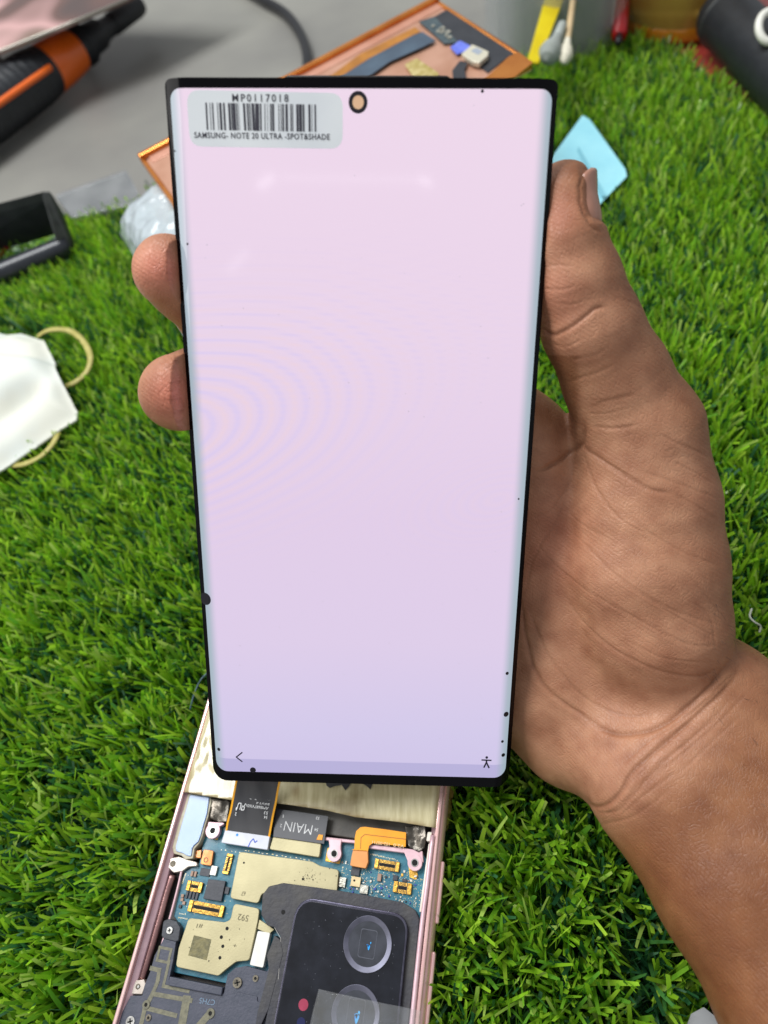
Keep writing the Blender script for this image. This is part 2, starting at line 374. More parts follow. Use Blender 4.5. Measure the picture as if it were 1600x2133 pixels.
# unseen strip lights added only to put the bar and glints on the screen
def glint_strip(pa, pb, thick, power, dist=0.4):
    A, B_ = Dp([pa, pb]); out = []
    for P_ in (A, B_):
        d_ = (P_-CAM)/np.linalg.norm(P_-CAM); out.append(P_+(d_-2*(d_@en)*en)*dist/MM)
    mid = (out[0]+out[1])/2; o = area('added_glint_strip', Vector(mid*MM), Vector((A+B_)/2*MM), np.linalg.norm(out[0]-out[1])*MM, thick, power)
    z_ = -(Vector((A+B_)/2*MM)-Vector(mid*MM)).normalized(); x_ = Vector((out[1]-out[0])).normalized(); x_ = (x_-z_*x_.dot(z_)).normalized(); y_ = z_.cross(x_)
    mt = Matrix((( x_.x, y_.x, z_.x), (x_.y, y_.y, z_.y), (x_.z, y_.z, z_.z))); o.rotation_euler = mt.to_euler()
glint_strip((585, 370), (865, 374), .0022, .0016); glint_strip((538, 390), (570, 366), .0050, .0009)
glint_strip((872, 371), (899, 384), .0030, .0006); glint_strip((476, 566), (516, 522), .005, .0006)
# thin glass lip at the upper edge
extr('top_lip', [D(24, -0.15, -0.1), D(56, -0.15, -0.1), D(55.4, -0.5, -0.3), D(24.6, -0.5, -0.3)], -en*0.8, M_side, dsp, 0.05)

# ------------------------------------------------------------------ the hand (one continuous surface grown from a distance field)
def C(px, py, d, r): return (*Wd(px, py, d), r)
thumb = [C(1177, 412, 149.5, 7.4), C(1180, 500, 151, 8.2), C(1202, 590, 154, 9.7), C(1232, 680, 157.5, 11.0), C(1283, 790, 164, 12.2), C(1330, 895, 169, 14.8), C(1341, 1050, 173, 17.8), C(1342, 1180, 175, 19.6), C(1360, 1300, 176, 18.0)]
thenar = [C(1360, 1300, 176, 18.0), C(1385, 1400, 180, 15.5)]
palmc = [[C(1400, 1470, 184, 15.5), C(1200, 1180, 188, 14.5), C(1090, 915, 181, 11.5)],
         [C(1350, 1520, 186, 15.0), C(1120, 1200, 192, 14.0), C(980, 960, 189, 11.5)],
         [C(1290, 1540, 188, 15.0), C(1080, 1280, 195, 13.5), C(900, 1060, 194, 11.0)],
         [C(1185, 1535, 193, 13.8), C(1100, 1440, 196, 14.2), C(960, 1280, 197, 12.5), C(880, 1180, 196, 9.5)]]
fore = [[C(1320, 1580, 178, 15.2), C(1360, 1616, 174, 16.8), C(1534, 1852, 160, 17.6), C(1702, 2106, 148, 19.5), C(1850, 2345, 139, 21.5)],
        [C(1440, 1420, 184, 15.5), C(1492, 1470, 178, 16.4), C(1640, 1700, 165, 18.5), C(1800, 1960, 152, 20.5), C(1960, 2220, 144, 22)]]
fing = [[C(1090, 915, 181, 11.5), C(900, 730, 174, 9.6), C(700, 600, 168, 8.6), C(570, 480, 159, 7.8)],
        [C(980, 960, 189, 11.5), C(700, 810, 185, 9.8), C(450, 655, 168, 8.4), C(392, 592, 158, 8.2), C(352, 564, 152.5, 7.7)],
        [C(900, 1060, 194, 11.0), C(680, 930, 189, 9.6), C(478, 770, 170, 8.0), C(415, 802, 161.5, 8.1), C(373, 818, 157.5, 8.7)],
        [C(880, 1180, 196, 9.5), C(690, 1110, 192, 8.4), C(530, 1020, 183, 7.4)]]
def rcone(P, a, b):
    a = np.array(a); b = np.array(b); ba = b[:3]-a[:3]; l2 = ba@ba; t = np.clip(((P-a[:3])@ba)/l2, 0, 1)
    t = t+0.0; d = np.linalg.norm(P-a[:3]-t[:, None]*ba, axis=1); return d-(a[3]+(b[3]-a[3])*t)
def chain(P, c, k=1.5):
    d = rcone(P, c[0], c[1])
    for i in range(1, len(c)-1): d = smin(d, rcone(P, c[i], c[i+1]), k)
    return d
def smin(a, b, k):
    h = np.clip(0.5+0.5*(b-a)/k, 0, 1); return b*(1-h)+a*h-k*h*(1-h)
def sdf(P):
    pm = chain(P, palmc[0], 3)
    for c in palmc[1:]: pm = smin(pm, chain(P, c, 3), 9)
    fg = chain(P, fing[0], 2.5)
    for c in fing[1:]: fg = smin(fg, chain(P, c, 2.5), 1.5)
    fo = smin(chain(P, fore[0], 4), chain(P, fore[1], 4), 16)
    th = smin(chain(P, thumb, 2.0), chain(P, thenar, 2), 3)
    d = smin(pm, fo, 6.0); d = smin(d, fg, 3.5); d = smin(d, th, 4.0)
    return d
allc = np.array([q for c in [thumb, thenar]+palmc+fore+fing for q in c])
lo = (allc[:, :3]-allc[:, 3:]-4).min(0); hi = (allc[:, :3]+allc[:, 3:]+4).max(0)
STEP = 1.4
def nets(lo, hi, h):
    n = np.ceil((hi-lo)/h).astype(int)+1
    # coarse pass marks the cells near the surface
    hc_ = h*4; nc = np.ceil((hi-lo)/hc_).astype(int)+2
    g = np.stack(np.meshgrid(*[lo[i]+np.arange(nc[i])*hc_ for i in range(3)], indexing='ij'), -1).reshape(-1, 3)
    dc = sdf(g).reshape(nc)
    Fd = np.repeat(np.repeat(np.repeat(dc, 4, 0), 4, 1), 4, 2)[:n[0], :n[1], :n[2]].copy()
    near = np.abs(dc) < hc_*2.2
    nf = np.repeat(np.repeat(np.repeat(near, 4, 0), 4, 1), 4, 2)[:n[0], :n[1], :n[2]]
    idx = np.argwhere(nf); Fd[nf] = sdf(lo+idx*h)
    s = Fd < 0
    c = np.zeros(np.array(Fd.shape)-1, int)
    for dx in (0, 1):
        for dy in (0, 1):
            for dz in (0, 1): c += s[dx:dx+c.shape[0], dy:dy+c.shape[1], dz:dz+c.shape[2]]
    cells = (c > 0) & (c < 8); ids = -np.ones(c.shape, int); ci = np.argwhere(cells); ids[cells] = np.arange(len(ci))
    Pv = np.zeros((len(ci), 3)); cnt = np.zeros(len(ci))
    cor = [(x, y, z) for x in (0, 1) for y in (0, 1) for z in (0, 1)]
    for a in cor:
        for ax in range(3):
            if a[ax]: continue
            b = list(a); b[ax] = 1
            va = Fd[tuple((ci+a).T)]; vb = Fd[tuple((ci+b).T)]; m_ = (va < 0) != (vb < 0)
            t = np.where(m_, va/(va-vb+1e-12), 0)
            p = ci+np.array(a, float); p[:, ax] += t; Pv[m_] += p[m_]; cnt[m_] += 1
    Pv = lo+(Pv/cnt[:, None])*h
    Q = []
    for ax in range(3):
        u, v = [(1, 2), (2, 0), (0, 1)][ax]
        sl = [slice(None)]*3; sl[ax] = slice(0, -1); sh = list(sl); sh[ax] = slice(1, None)
        ch = s[tuple(sl)] != s[tuple(sh)]; e = np.argwhere(ch)
        e = e[(e[:, u] > 0) & (e[:, v] > 0) & (e[:, u] < c.shape[u]) & (e[:, v] < c.shape[v])]
        du = np.zeros(3, int); du[u] = 1; dv = np.zeros(3, int); dv[v] = 1
        q = np.stack([ids[tuple((e-du-dv).T)], ids[tuple((e-dv).T)], ids[tuple(e.T)], ids[tuple((e-du).T)]], 1)
        fl_ = ~s[tuple(e.T)]; q[fl_] = q[fl_][:, ::-1]; Q.append(q[(q >= 0).all(1)])
    return Pv, np.vstack(Q)
HV, HF = nets(lo, hi, STEP)
def grad(P, e=0.15):
    g = np.stack([sdf(P+np.eye(3)[i]*e)-sdf(P-np.eye(3)[i]*e) for i in range(3)], 1); return g/(np.linalg.norm(g, axis=1)[:, None]+1e-9)
for _ in range(2): HV -= grad(HV)*(sdf(HV)*0.8)[:, None]
# keep the flesh behind the display panel: press it flat against the back and the long edges
me = bpy.data.meshes.new('hand'); me.from_pydata((HV).tolist(), [], HF.tolist())
bm = bmesh.new(); bm.from_mesh(me)
bm.verts.ensure_lookup_table()
pp = toPx(HV)
# only the side that can be seen gets the fine grid
vis = np.array([(x > 1030 or x < 470) for x in pp[:, 0]])
fe = [e for e in bm.edges if vis[e.verts[0].index] and vis[e.verts[1].index]]
bmesh.ops.subdivide_edges(bm, edges=fe, cuts=3, use_grid_fill=True)
bmesh.ops.recalc_face_normals(bm, faces=bm.faces)
bm.to_mesh(me); bm.free()
V = np.array([v.co[:] for v in me.vertices])
for _ in range(2): V -= grad(V)*(sdf(V)*0.9)[:, None]
nr = grad(V)
# creases of the skin: real grooves in the surface, given by the points they run through
creases = [
 (1.0, 1.1, [(1132, 684), (1145, 694), (1160, 697), (1196, 677), (1240, 643), (1262, 640)]),
 (0.3, .8, [(1128, 600), (1170, 603), (1200, 595)]), (0.3, .8, [(1135, 555), (1165, 552), (1190, 556)]),
 (0.4, .9, [(1180, 797), (1215, 784), (1240, 777), (1284, 757)]), (0.35, .9, [(1244, 842), (1269, 833), (1328, 822)]),
 (0.5, .9, [(1236, 888), (1284, 892), (1330, 884)]), (0.3, .9, [(1190, 748), (1230, 741), (1270, 722)]),
 (1.5, 1.7, [(1216, 880), (1216, 912), (1204, 931), (1178, 949), (1150, 968), (1115, 985)]),
 (0.8, 1.2, [(1212, 925), (1226, 938), (1269, 967), (1328, 1006), (1364, 1022), (1401, 1028)]),
 (0.35, .9, [(1401, 1028), (1450, 1055), (1495, 1085)]), (0.4, .9, [(1372, 903), (1416, 925), (1481, 955)]),
 (0.35, .9, [(1216, 940), (1235, 1000), (1262, 1050), (1300, 1085)]), (0.3, .8, [(1198, 940), (1190, 1000), (1150, 1060), (1112, 1080)]),
 (0.3, .8, [(1305, 1075), (1406, 1141), (1500, 1180)]), (0.3, .8, [(1203, 1116), (1250, 1165), (1305, 1217), (1406, 1273), (1508, 1305)]),
 (0.3, .8, [(1110, 1120), (1160, 1180), (1240, 1240), (1330, 1290), (1430, 1340), (1500, 1345)]),
 (0.45, .9, [(1168, 1230), (1254, 1334), (1355, 1390), (1447, 1408), (1500, 1388)]),
 (1.0, 1.2, [(1083, 1225), (1092, 1300), (1102, 1355), (1117, 1400), (1152, 1446), (1203, 1481), (1239, 1507)]),
 (1.5, 1.7, [(1225, 1500), (1274, 1527), (1330, 1527), (1381, 1511), (1431, 1475), (1482, 1426), (1522, 1362)]),
 (0.5, .9, [(1095, 1253), (1132, 1345), (1178, 1412), (1228, 1460), (1300, 1490), (1360, 1490)]),
 (0.35, .8, [(1150, 1100), (1110, 1170), (1095, 1230)]), (0.3, .8, [(1330, 980), (1420, 1010), (1500, 1040)]),
 (1.1, 1.5, [(1203, 1654), (1244, 1681), (1284, 1662), (1315, 1612), (1355, 1573), (1431, 1507), (1508, 1436), (1540, 1390)]),
 (0.5, 1.0, [(1225, 1690), (1284, 1690), (1325, 1650), (1370, 1600), (1440, 1540), (1520, 1460)]),
 (0.4, .9, [(1300, 1590), (1350, 1545), (1420, 1500), (1480, 1450)]), (0.35, .9, [(1340, 1640), (1410, 1580), (1490, 1510), (1560, 1440)]),
 (0.3, .9, [(1240, 1720), (1320, 1700), (1400, 1640)]),
 (0.32, .7, [(1290, 1700), (1350, 1650), (1420, 1600)]),
 (0.32, .7, [(1360, 1600), (1420, 1555), (1500, 1490)]),
 (0.32, .7, [(1330, 1600), (1390, 1540), (1450, 1495)]),
 (0.32, .7, [(1390, 1520), (1440, 1485), (1500, 1430)]),
 (0.32, .7, [(1300, 1640), (1345, 1600), (1380, 1560)]),
 (0.32, .7, [(1400, 1620), (1470, 1560), (1540, 1490)]),
 (0.32, .7, [(1440, 1460), (1480, 1440), (1530, 1400)]),
 (0.32, .7, [(1260, 1700), (1300, 1670), (1330, 1630)]),
 (0.28, .6, [(1340, 1240), (1420, 1290), (1500, 1330)]),
 (0.28, .6, [(1300, 1330), (1380, 1370), (1470, 1380)]),
 (0.28, .6, [(1420, 1180), (1470, 1240), (1510, 1290)]),
 (0.28, .6, [(1440, 1250), (1480, 1290), (1490, 1360)]),
 (0.28, .6, [(1150, 1010), (1200, 1080), (1280, 1130)]),
 (0.28, .6, [(1240, 1010), (1290, 1080), (1370, 1120)]),
 (0.28, .6, [(1400, 960), (1450, 985), (1490, 1010)]),
 (0.28, .6, [(1180, 1040), (1150, 1100), (1120, 1150)]),
 (0.28, .6, [(1300, 600), (1320, 606), (1335, 622)]),
 (0.28, .6, [(1296, 622), (1316, 628), (1335, 642)]),
 (0.28, .6, [(1300, 580), (1312, 585), (1325, 600)]),
 (0.28, .6, [(1160, 630), (1190, 634), (1220, 625)]),
 (0.28, .6, [(1150, 715), (1180, 722), (1215, 705)]),
 (0.28, .6, [(1220, 860), (1260, 862), (1310, 850)]),

 (0.9, .8, [(1214, 360), (1208, 395), (1214, 435), (1232, 470), (1250, 484)]),
 (0.35, .7, [(372, 742), (362, 760), (345, 772)]),
]
_ax = np.array(thumb[1][:3])-np.array(thumb[0][:3]); _ln = np.linalg.norm(_ax); _ax = _ax/_ln
_sd = c_right-_ax*(c_right@_ax); _sd /= np.linalg.norm(_sd)
_bk = np.cross(_ax, _sd); _bk = _bk if _bk@c_fwd > 0 else -_bk
_sd = _sd*math.cos(math.radians(24))-_bk*math.sin(math.radians(24))
_r = V-np.array(thumb[0][:3]); _s = _r@_ax; _p = _r-_s[:, None]*_ax; _c = (_p@_sd)/(np.linalg.norm(_p, axis=1)+1e-9)
_m = (np.linalg.norm(_r, axis=1) < 16)*np.clip((_c-.55)/.3, 0, 1)*np.clip((7.2-_s)/1.6, 0, 1)*np.clip((_s+6.2)/2.0, 0, 1)
V = V-_sd*(0.95*_m)[:, None]
q = toPx(V); face = ((CAM-V)*nr).sum(1) > 0
dep = np.zeros(len(V)); crs = np.zeros(len(V))
prng = np.random.default_rng(3)
for dp_, w_, pts in creases:
    L_ = spline([(x, y, 0) for x, y in pts], 6)[:, :2]
    L_[:, 0] += np.convolve(prng.normal(0, 2.0, len(L_)), [.3, .4, .3], 'same')
    bb = (q[:, 0] > L_[:, 0].min()-60) & (q[:, 0] < L_[:, 0].max()+60) & (q[:, 1] > L_[:, 1].min()-60) & (q[:, 1] < L_[:, 1].max()+60) & face
    I = np.where(bb)[0]; best = np.full(len(I), 1e9); tt = np.zeros(len(I))
    for i in range(len(L_)-1):
        a, b = L_[i], L_[i+1]; ba = b-a; t = np.clip(((q[I, :2]-a)@ba)/(ba@ba+1e-9), 0, 1)
        d = np.linalg.norm(q[I, :2]-a-t[:, None]*ba, axis=1); m_ = d < best; best[m_] = d[m_]; tt[m_] = (i+t[m_])/(len(L_)-1)
    mmd = best*q[I, 2]/F; fade = np.clip(np.minimum(tt, 1-tt)*6+0.15, 0, 1)
    g = np.exp(-(mmd/(w_*0.36))**2)*dp_*0.30*fade-np.exp(-((mmd-w_)/(w_*0.8))**2)*dp_*0.10*fade
    dep[I] += g; crs[I] = np.maximum(crs[I], np.exp(-(mmd/(w_*0.40))**2)*min(1, dp_*0.9)*fade)
# slow unevenness of flesh and tendons
def lump(P, s, seed):
    r_ = np.random.default_rng(seed); o = np.zeros(len(P))
    for k in range(7):
        d = r_.normal(size=3); d /= np.linalg.norm(d); o += np.sin((P@d)*s*r_.uniform(.6, 1.5)+r_.uniform(0, 6))
    return o/7
V = V-nr*dep[:, None]+nr*(lump(V, 0.22, 5)*0.45+lump(V, 0.6, 8)*0.12)[:, None]
# press against the panel (its back is 1.3 mm behind the front)
rel = V-DO; uu = rel@ex; vv = rel@ey; hh = rel@en
ub = np.clip(uu, 0, DW); bd = -np.array([9.0-math.sqrt(max(0, 9.0**2-min(5, max(0, 5-u, u-(DW-5)))**2)) for u in ub])
inn = (uu > 0.1) & (uu < DW-0.1) & (vv > 0) & (vv < DH)
lim = bd-1.5+np.maximum(0, np.maximum(0.1-uu, uu-DW+0.1))*2.2+np.maximum(0, vv-DH)*1.5
inn = (uu > -1.6) & (uu < DW+1.6) & (vv > 0) & (vv < DH+2)
push = inn & (hh > lim); V[push] += en*(lim[push]-hh[push])[:, None]
for m_, sgn in (((uu <= 0.1), 1), ((uu >= DW-0.1), -1)):
    k_ = m_ & (hh > -4.0) & (hh < 1.5) & (np.minimum(abs(uu), abs(uu-DW)) < 0.5)
me.vertices.foreach_set('co', ((V)*MM).ravel()); me.update()
me.polygons.foreach_set('use_smooth', [True]*len(me.polygons))
# skin colour (pigment): pale pink palm side, browner back of hand and arm, redder finger pads
def ss(x, a, b): t = np.clip((x-a)/(b-a), 0, 1); return t*t*(3-2*t)
palm = np.array(s2l((172, 125, 97))); brown = np.array(s2l((132, 86, 55))); pad = np.array(s2l((206, 128, 106))); dark = np.array(s2l((120, 76, 52)))
x, y = q[:, 0], q[:, 1]
col = np.tile(palm, (len(V), 1))
def mixc(c, t): 
    global col
    col = col*(1-t[:, None])+c*t[:, None]
mixc(brown, ss(y*0.86+x*0.5, 2030, 2200))                                     # forearm
mixc(brown, ss(x-(1245+(y-470)*0.50), -70, 40)*(y < 1000)*(x > 1000)*0.85)     # back of the thumb
mixc(brown, ss(x, 1440, 1530)*(y > 900)*0.6)
mixc(brown*0.9, ss(y, 930, 840)*ss(x, 1215, 1195)*(x > 1000)*(y > 740)*0.7)
mixc(pad, np.exp(-(((x-330)/55)**2+((y-560)/50)**2))*0.9+np.exp(-(((x-355)/45)**2+((y-825)/55)**2))*0.95)
mixc(pad, np.exp(-(((x-1160)/50)**2+((y-440)/60)**2))*0.35+np.exp(-(((x-1140)/60)**2+((y-620)/80)**2))*0.3)
mixc(pad, np.exp(-(((x-1130)/90)**2+((y-1130)/120)**2))*0.35)
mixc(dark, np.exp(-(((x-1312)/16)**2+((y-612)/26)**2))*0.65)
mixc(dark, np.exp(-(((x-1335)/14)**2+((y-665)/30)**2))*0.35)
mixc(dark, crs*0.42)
col = col*(1+lump(V, 0.35, 21)[:, None]*np.array([.14, .20, .24])+lump(V, 1.3, 22)[:, None]*np.array([.07, .11, .12]))
rdg = 1+0.5*(np.exp(-(((x-320)/70)**2+((y-565)/70)**2))+np.exp(-(((x-345)/60)**2+((y-820)/75)**2)))
ra_ = me.attributes.new('ridge', 'FLOAT', 'POINT'); ra_.data.foreach_set('value', rdg.astype(np.float32))
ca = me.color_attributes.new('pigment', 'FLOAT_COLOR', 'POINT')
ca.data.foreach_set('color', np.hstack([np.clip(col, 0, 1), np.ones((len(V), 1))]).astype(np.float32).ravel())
M_skin = bpy.data.materials.new('skin'); M_skin.use_nodes = True; nt = M_skin.node_tree; N = nt.nodes.new; L = nt.links.new
b = nt.nodes['Principled BSDF']; b.inputs['Roughness'].default_value = 0.46; b.inputs['Specular IOR Level'].default_value = 0.36
b.inputs['Subsurface Weight'].default_value = 0.10; b.inputs['Subsurface Radius'].default_value = (1, .45, .28); b.inputs['Subsurface Scale'].default_value = 0.0022
at = N('ShaderNodeAttribute'); at.attribute_name = 'pigment'
tc = N('ShaderNodeTexCoord')
n1 = N('ShaderNodeTexNoise'); n1.inputs['Scale'].default_value = 150; n1.inputs['Detail'].default_value = 8; L(tc.outputs['Object'], n1.inputs['Vector'])
hs = N('ShaderNodeMix'); hs.data_type = 'RGBA'; hs.blend_type = 'MULTIPLY'; hs.inputs[0].default_value = 1
rp = N('ShaderNodeValToRGB'); rp.color_ramp.elements[0].position = .3; rp.color_ramp.elements[0].color = (.80, .70, .66, 1); rp.color_ramp.elements[1].position = .7; rp.color_ramp.elements[1].color = (1.14, 1.12, 1.1, 1)
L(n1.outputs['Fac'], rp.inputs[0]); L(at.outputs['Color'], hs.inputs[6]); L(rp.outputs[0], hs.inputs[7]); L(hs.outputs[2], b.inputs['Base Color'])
# fine skin relief: cells plus two directions of tiny ridges
vo = N('ShaderNodeTexVoronoi'); vo.feature = 'DISTANCE_TO_EDGE'; vo.inputs['Scale'].default_value = 1300
wn = N('ShaderNodeTexNoise'); wn.inputs['Scale'].default_value = 120; L(tc.outputs['Object'], wn.inputs['Vector'])
ad = N('ShaderNodeMix'); ad.data_type = 'VECTOR'; ad.inputs[0].default_value = 0.012; L(tc.outputs['Object'], ad.inputs[4]); L(wn.outputs['Color'], ad.inputs[5])
mp = N('ShaderNodeMapping'); mp.inputs['Rotation'].default_value = (0.3, 0.5, 0.6); mp.inputs['Scale'].default_value = (1.0, 0.38, 0.7); L(ad.outputs[1], mp.inputs[0]); L(mp.outputs[0], vo.inputs['Vector'])
wv = N('ShaderNodeTexWave'); wv.inputs['Scale'].default_value = 420; wv.inputs['Distortion'].default_value = 1.6; wv.inputs['Detail'].default_value = 1; wv.inputs['Detail Scale'].default_value = 0.3; wv.bands_direction = 'DIAGONAL'; L(tc.outputs['Object'], wv.inputs['Vector'])
mr = N('ShaderNodeMapRange'); mr.inputs[1].default_value = 0; mr.inputs[2].default_value = 0.12; L(vo.outputs['Distance'], mr.inputs[0])
sm = N('ShaderNodeMath'); sm.operation = 'MULTIPLY_ADD'; sm.inputs[1].default_value = 0.5; L(wv.outputs['Fac'], sm.inputs[0]); L(mr.outputs[0], sm.inputs[2])
s2 = N('ShaderNodeMath'); s2.operation = 'MULTIPLY_ADD'; s2.inputs[1].default_value = 0.8; n4 = N('ShaderNodeTexNoise'); n4.inputs['Scale'].default_value = 1800; n4.inputs['Detail'].default_value = 3; L(tc.outputs['Object'], n4.inputs['Vector']); L(n4.outputs['Fac'], s2.inputs[0]); L(sm.outputs[0], s2.inputs[2])
bp = N('ShaderNodeBump'); ra = N('ShaderNodeAttribute'); ra.attribute_name = 'ridge'; rm = N('ShaderNodeMath'); rm.operation = 'MULTIPLY'; rm.inputs[1].default_value = 0.30; L(ra.outputs['Fac'], rm.inputs[0]); L(rm.outputs[0], bp.inputs['Strength']); bp.inputs['Distance'].default_value = 0.00022; L(s2.outputs[0], bp.inputs['Height']); L(bp.outputs[0], b.inputs['Normal'])
me.materials.append(M_skin)
hand = bpy.data.objects.new('hand', me); COL.objects.link(hand)
tag(hand, 'brown skinned left hand and forearm holding the lit phone display from behind', 'hand')
HANDV = V
# thumb nail, on the far side of the thumb
tA, tB = np.array(thumb[0][:3]), np.array(thumb[1][:3]); ax_ = tB-tA; ax_ /= np.linalg.norm(ax_)
side = c_right-ax_*(c_right@ax_); side /= np.linalg.norm(side); back = np.cross(ax_, side); back = back if back@c_fwd > 0 else -back
V = []; Fc = []; nI, nJ = 14, 12
for i in range(nI+1):
    s = -4.4+10.8*i/nI
    for j in range(nJ+1):
        hw_ = 48*(1-.55*max(0, 1-i/3.0)**2)*(1-.12*max(0, (i-10)/4.0)); an = math.radians(-24+hw_*(2*j/nJ-1))
        c = tA+ax_*max(s, -2.5); t_ = np.clip(s/np.linalg.norm(tB-tA), 0, 1); r_ = 7.2+(8.7-7.2)*t_
        edge = 1-abs(2*j/nJ-1)**6; rr_ = r_-0.85+0.45*edge-max(0, (s-4.5)/2.5)*0.5
        V.append(c+(side*math.cos(an)+back*math.sin(an))*rr_+ax_*min(0, s+2.5))
for i in range(nI):
    for j in range(nJ): a = i*(nJ+1)+j; Fc.append([a, a+1, a+nJ+2, a+nJ+1])
nail = mesh('thumb_nail', V, Fc, mat('nail', (178, 128, 108), (168, 118, 98), rough=0.28, nscale=400, coat=0.3), hand, True)
sd = nail.modifiers.new('solid', 'SOLIDIFY'); sd.thickness = 0.0004
# short hairs along the edge of the forearm
hp = []; hf = []
cand = np.where(face & (q[:, 0] > 1440) & (q[:, 1] > 1250) & (q[:, 1] < 2133) & (q[:, 0]+0*q[:, 1] > 1440) & (q[:, 1] < 1300+(q[:, 0]-1440)*4))[0]
for i in prng.choice(cand, 160):
    p = HANDV[i]; t = c_right*prng.normal(0.5, .35)+c_up*prng.normal(-0.9, .3)+nr[i]*prng.uniform(.1, .5); t /= np.linalg.norm(t); ln = prng.uniform(1.2, 3.2)
    s = np.cross(t, c_fwd); s /= np.linalg.norm(s); k = len(hp); mid = p+t*ln*.5+nr[i]*.25; w_ = 0.028
    hp += [p-s*w_, p+s*w_, mid-s*w_*.8, mid+s*w_*.8, p+t*ln]; hf += [[k, k+1, k+3, k+2], [k+2, k+3, k+4]]
mesh('arm_hair', hp, hf, mat('hair', (45, 30, 24), rough=0.5), hand)

# ------------------------------------------------------------------ opened phone lying on the turf
ZT = 22.0
bA, bB = Wz(376, 1648, ZT), Wz(233, 2133, ZT)
a1 = bA-bB; a1 /= np.linalg.norm(a1); a2 = np.cross(a1, Z)                      # along, across (to the right)
bw = float((Wz(914, 1742, ZT)-bB)@a2)
tA = 0.0; NEAR = -34.0; FAR = NEAR+165.0                                          # measured along a1 from the point at the picture's lower edge
def B(s, t, z): 
    p = bB+a2*s+a1*t; return np.array([p[0], p[1], z])
M_rose = mat('rose_metal', (234, 194, 190), (222, 178, 174), rough=0.28, metal=0.45, nscale=120, rvar=0.06)
M_rose2 = mat('rose_dark_metal', (150, 112, 110), (172, 132, 128), rough=0.34, metal=0.8, nscale=200, bump=0.1)
M_rosel = mat('rose_paint', (226, 190, 196), (212, 174, 182), rough=0.36, metal=0.2, nscale=300)
M_dark = mat('dark_cavity', (44, 40, 40), (62, 56, 52), rough=0.6, nscale=300, bump=0.2)
ph = thing('opened_phone', B(bw/2, (NEAR+FAR)/2, 13), 'opened rose gold phone lying on the grass with its circuit board and camera module bare', 'opened phone')
def rrect(s0, s1, t0, t1, z, r): return rnd([B(s0, t0, z), B(s0, t1, z), B(s1, t1, z), B(s1, t0, z)], r, 8)
def frame_ring(name, o0, o1, i0, z0, z1, inset0, inset1, material, r=4.0, bevel=0.2, zi=None):
    A = rrect(inset0, bw-inset0, NEAR+inset0, FAR-inset0, 0, r); Bq = rrect(inset1, bw-inset1, NEAR+inset1, FAR-inset1, 0, max(.5, r-inset1)); n = len(A)
    zi = z1 if zi is None else zi
    V = np.vstack([A+[0, 0, z0], A+[0, 0, z1], Bq+[0, 0, zi], Bq+[0, 0, z0]]); Fc = []
    for i in range(n):
        j = (i+1) % n
        for k in range(4): l = (k+1) % 4; Fc.append([k*n+i, k*n+j, l*n+j, l*n+i])
    return mesh(name, V, Fc, material, ph, False, bevel)
frame_ring('frame', 0, 0, 0, 13.2, ZT, 0, 1.1, M_rose, bevel=0.35)
frame_ring('inner_ledge', 0, 0, 0, 14.0, 20.8, 1.1, 2.4, M_rosel, r=3.4, bevel=0.15, zi=19.6)
mesh('floor', np.vstack([rrect(1.5, bw-1.5, NEAR+1.5, FAR-1.5, 16.4, 3), rrect(1.5, bw-1.5, NEAR+1.5, FAR-1.5, 14, 3)]), [list(range(36)), list(range(36, 72))[::-1]]+[[i, (i+1) % 36, 36+(i+1) % 36, 36+i] for i in range(36)], M_dark, ph)
extr('side_band', [B(bw-.4, NEAR+5, 20.6), B(bw-.4, FAR-5, 20.6), B(bw+1.35, FAR-5, 20.6), B(bw+1.35, NEAR+5, 20.6)], (0, 0, -6), M_rose, ph, .9, seg=4) if False else mesh('side_band', *sweep([B(bw-.2, t, 18.4) for t in np.linspace(NEAR+5, FAR-5, 30)], [[(1.6*math.cos(a), 2.6*math.sin(a)) for a in np.linspace(0, 2*math.pi, 20, endpoint=False)]]*30), M_rose, ph, True)
# glossy channel down the left side
ch = spline(Pz([(358, 1822), (343, 1868), (325, 1935), (305, 2000), (292, 2040)], 18.2), 6)
tube('side_channel', ch, 1.25, M_rose2, ph, 14, fy=.6)
tube('channel_rail', spline(Pz([(380, 1808), (368, 1860), (349, 1930), (327, 2000), (308, 2052)], 19.4), 6), .35, M_rosel, ph, 8)
# volume button and bars on the right
for ta, tb_ in ((6.0, 27.5), (33.5, 48.0)):
    extr('side_button', [B(bw+.9, ta, 19.6), B(bw+.9, tb_, 19.6), B(bw+2.1, tb_, 19.6), B(bw+2.1, ta, 19.6)], (0, 0, -2.6), M_rose, ph, .5)
tube('rim_bead', spline(Pz([(914, 1742), (903, 1840), (892, 1930), (880, 2050), (872, 2133), (860, 2250)], ZT+.1), 4)-a2*1.6, .62, M_rosel, ph, 10)
pprism('plastic_liner', [(893, 1757), (902, 1757), (893, 1822), (884, 1894), (873, 1902), (884, 1822)], 21.6, 17, mat('cream_plastic', (236, 230, 216), (222, 212, 196), rough=.35, nscale=300), ph, .3)
pprism('plastic_liner', [(891, 1733), (900, 1733), (897, 1752), (888, 1752)], 21.3, 17, bpy.data.materials['cream_plastic'], ph, .3)
cr0 = np.random.default_rng(17)
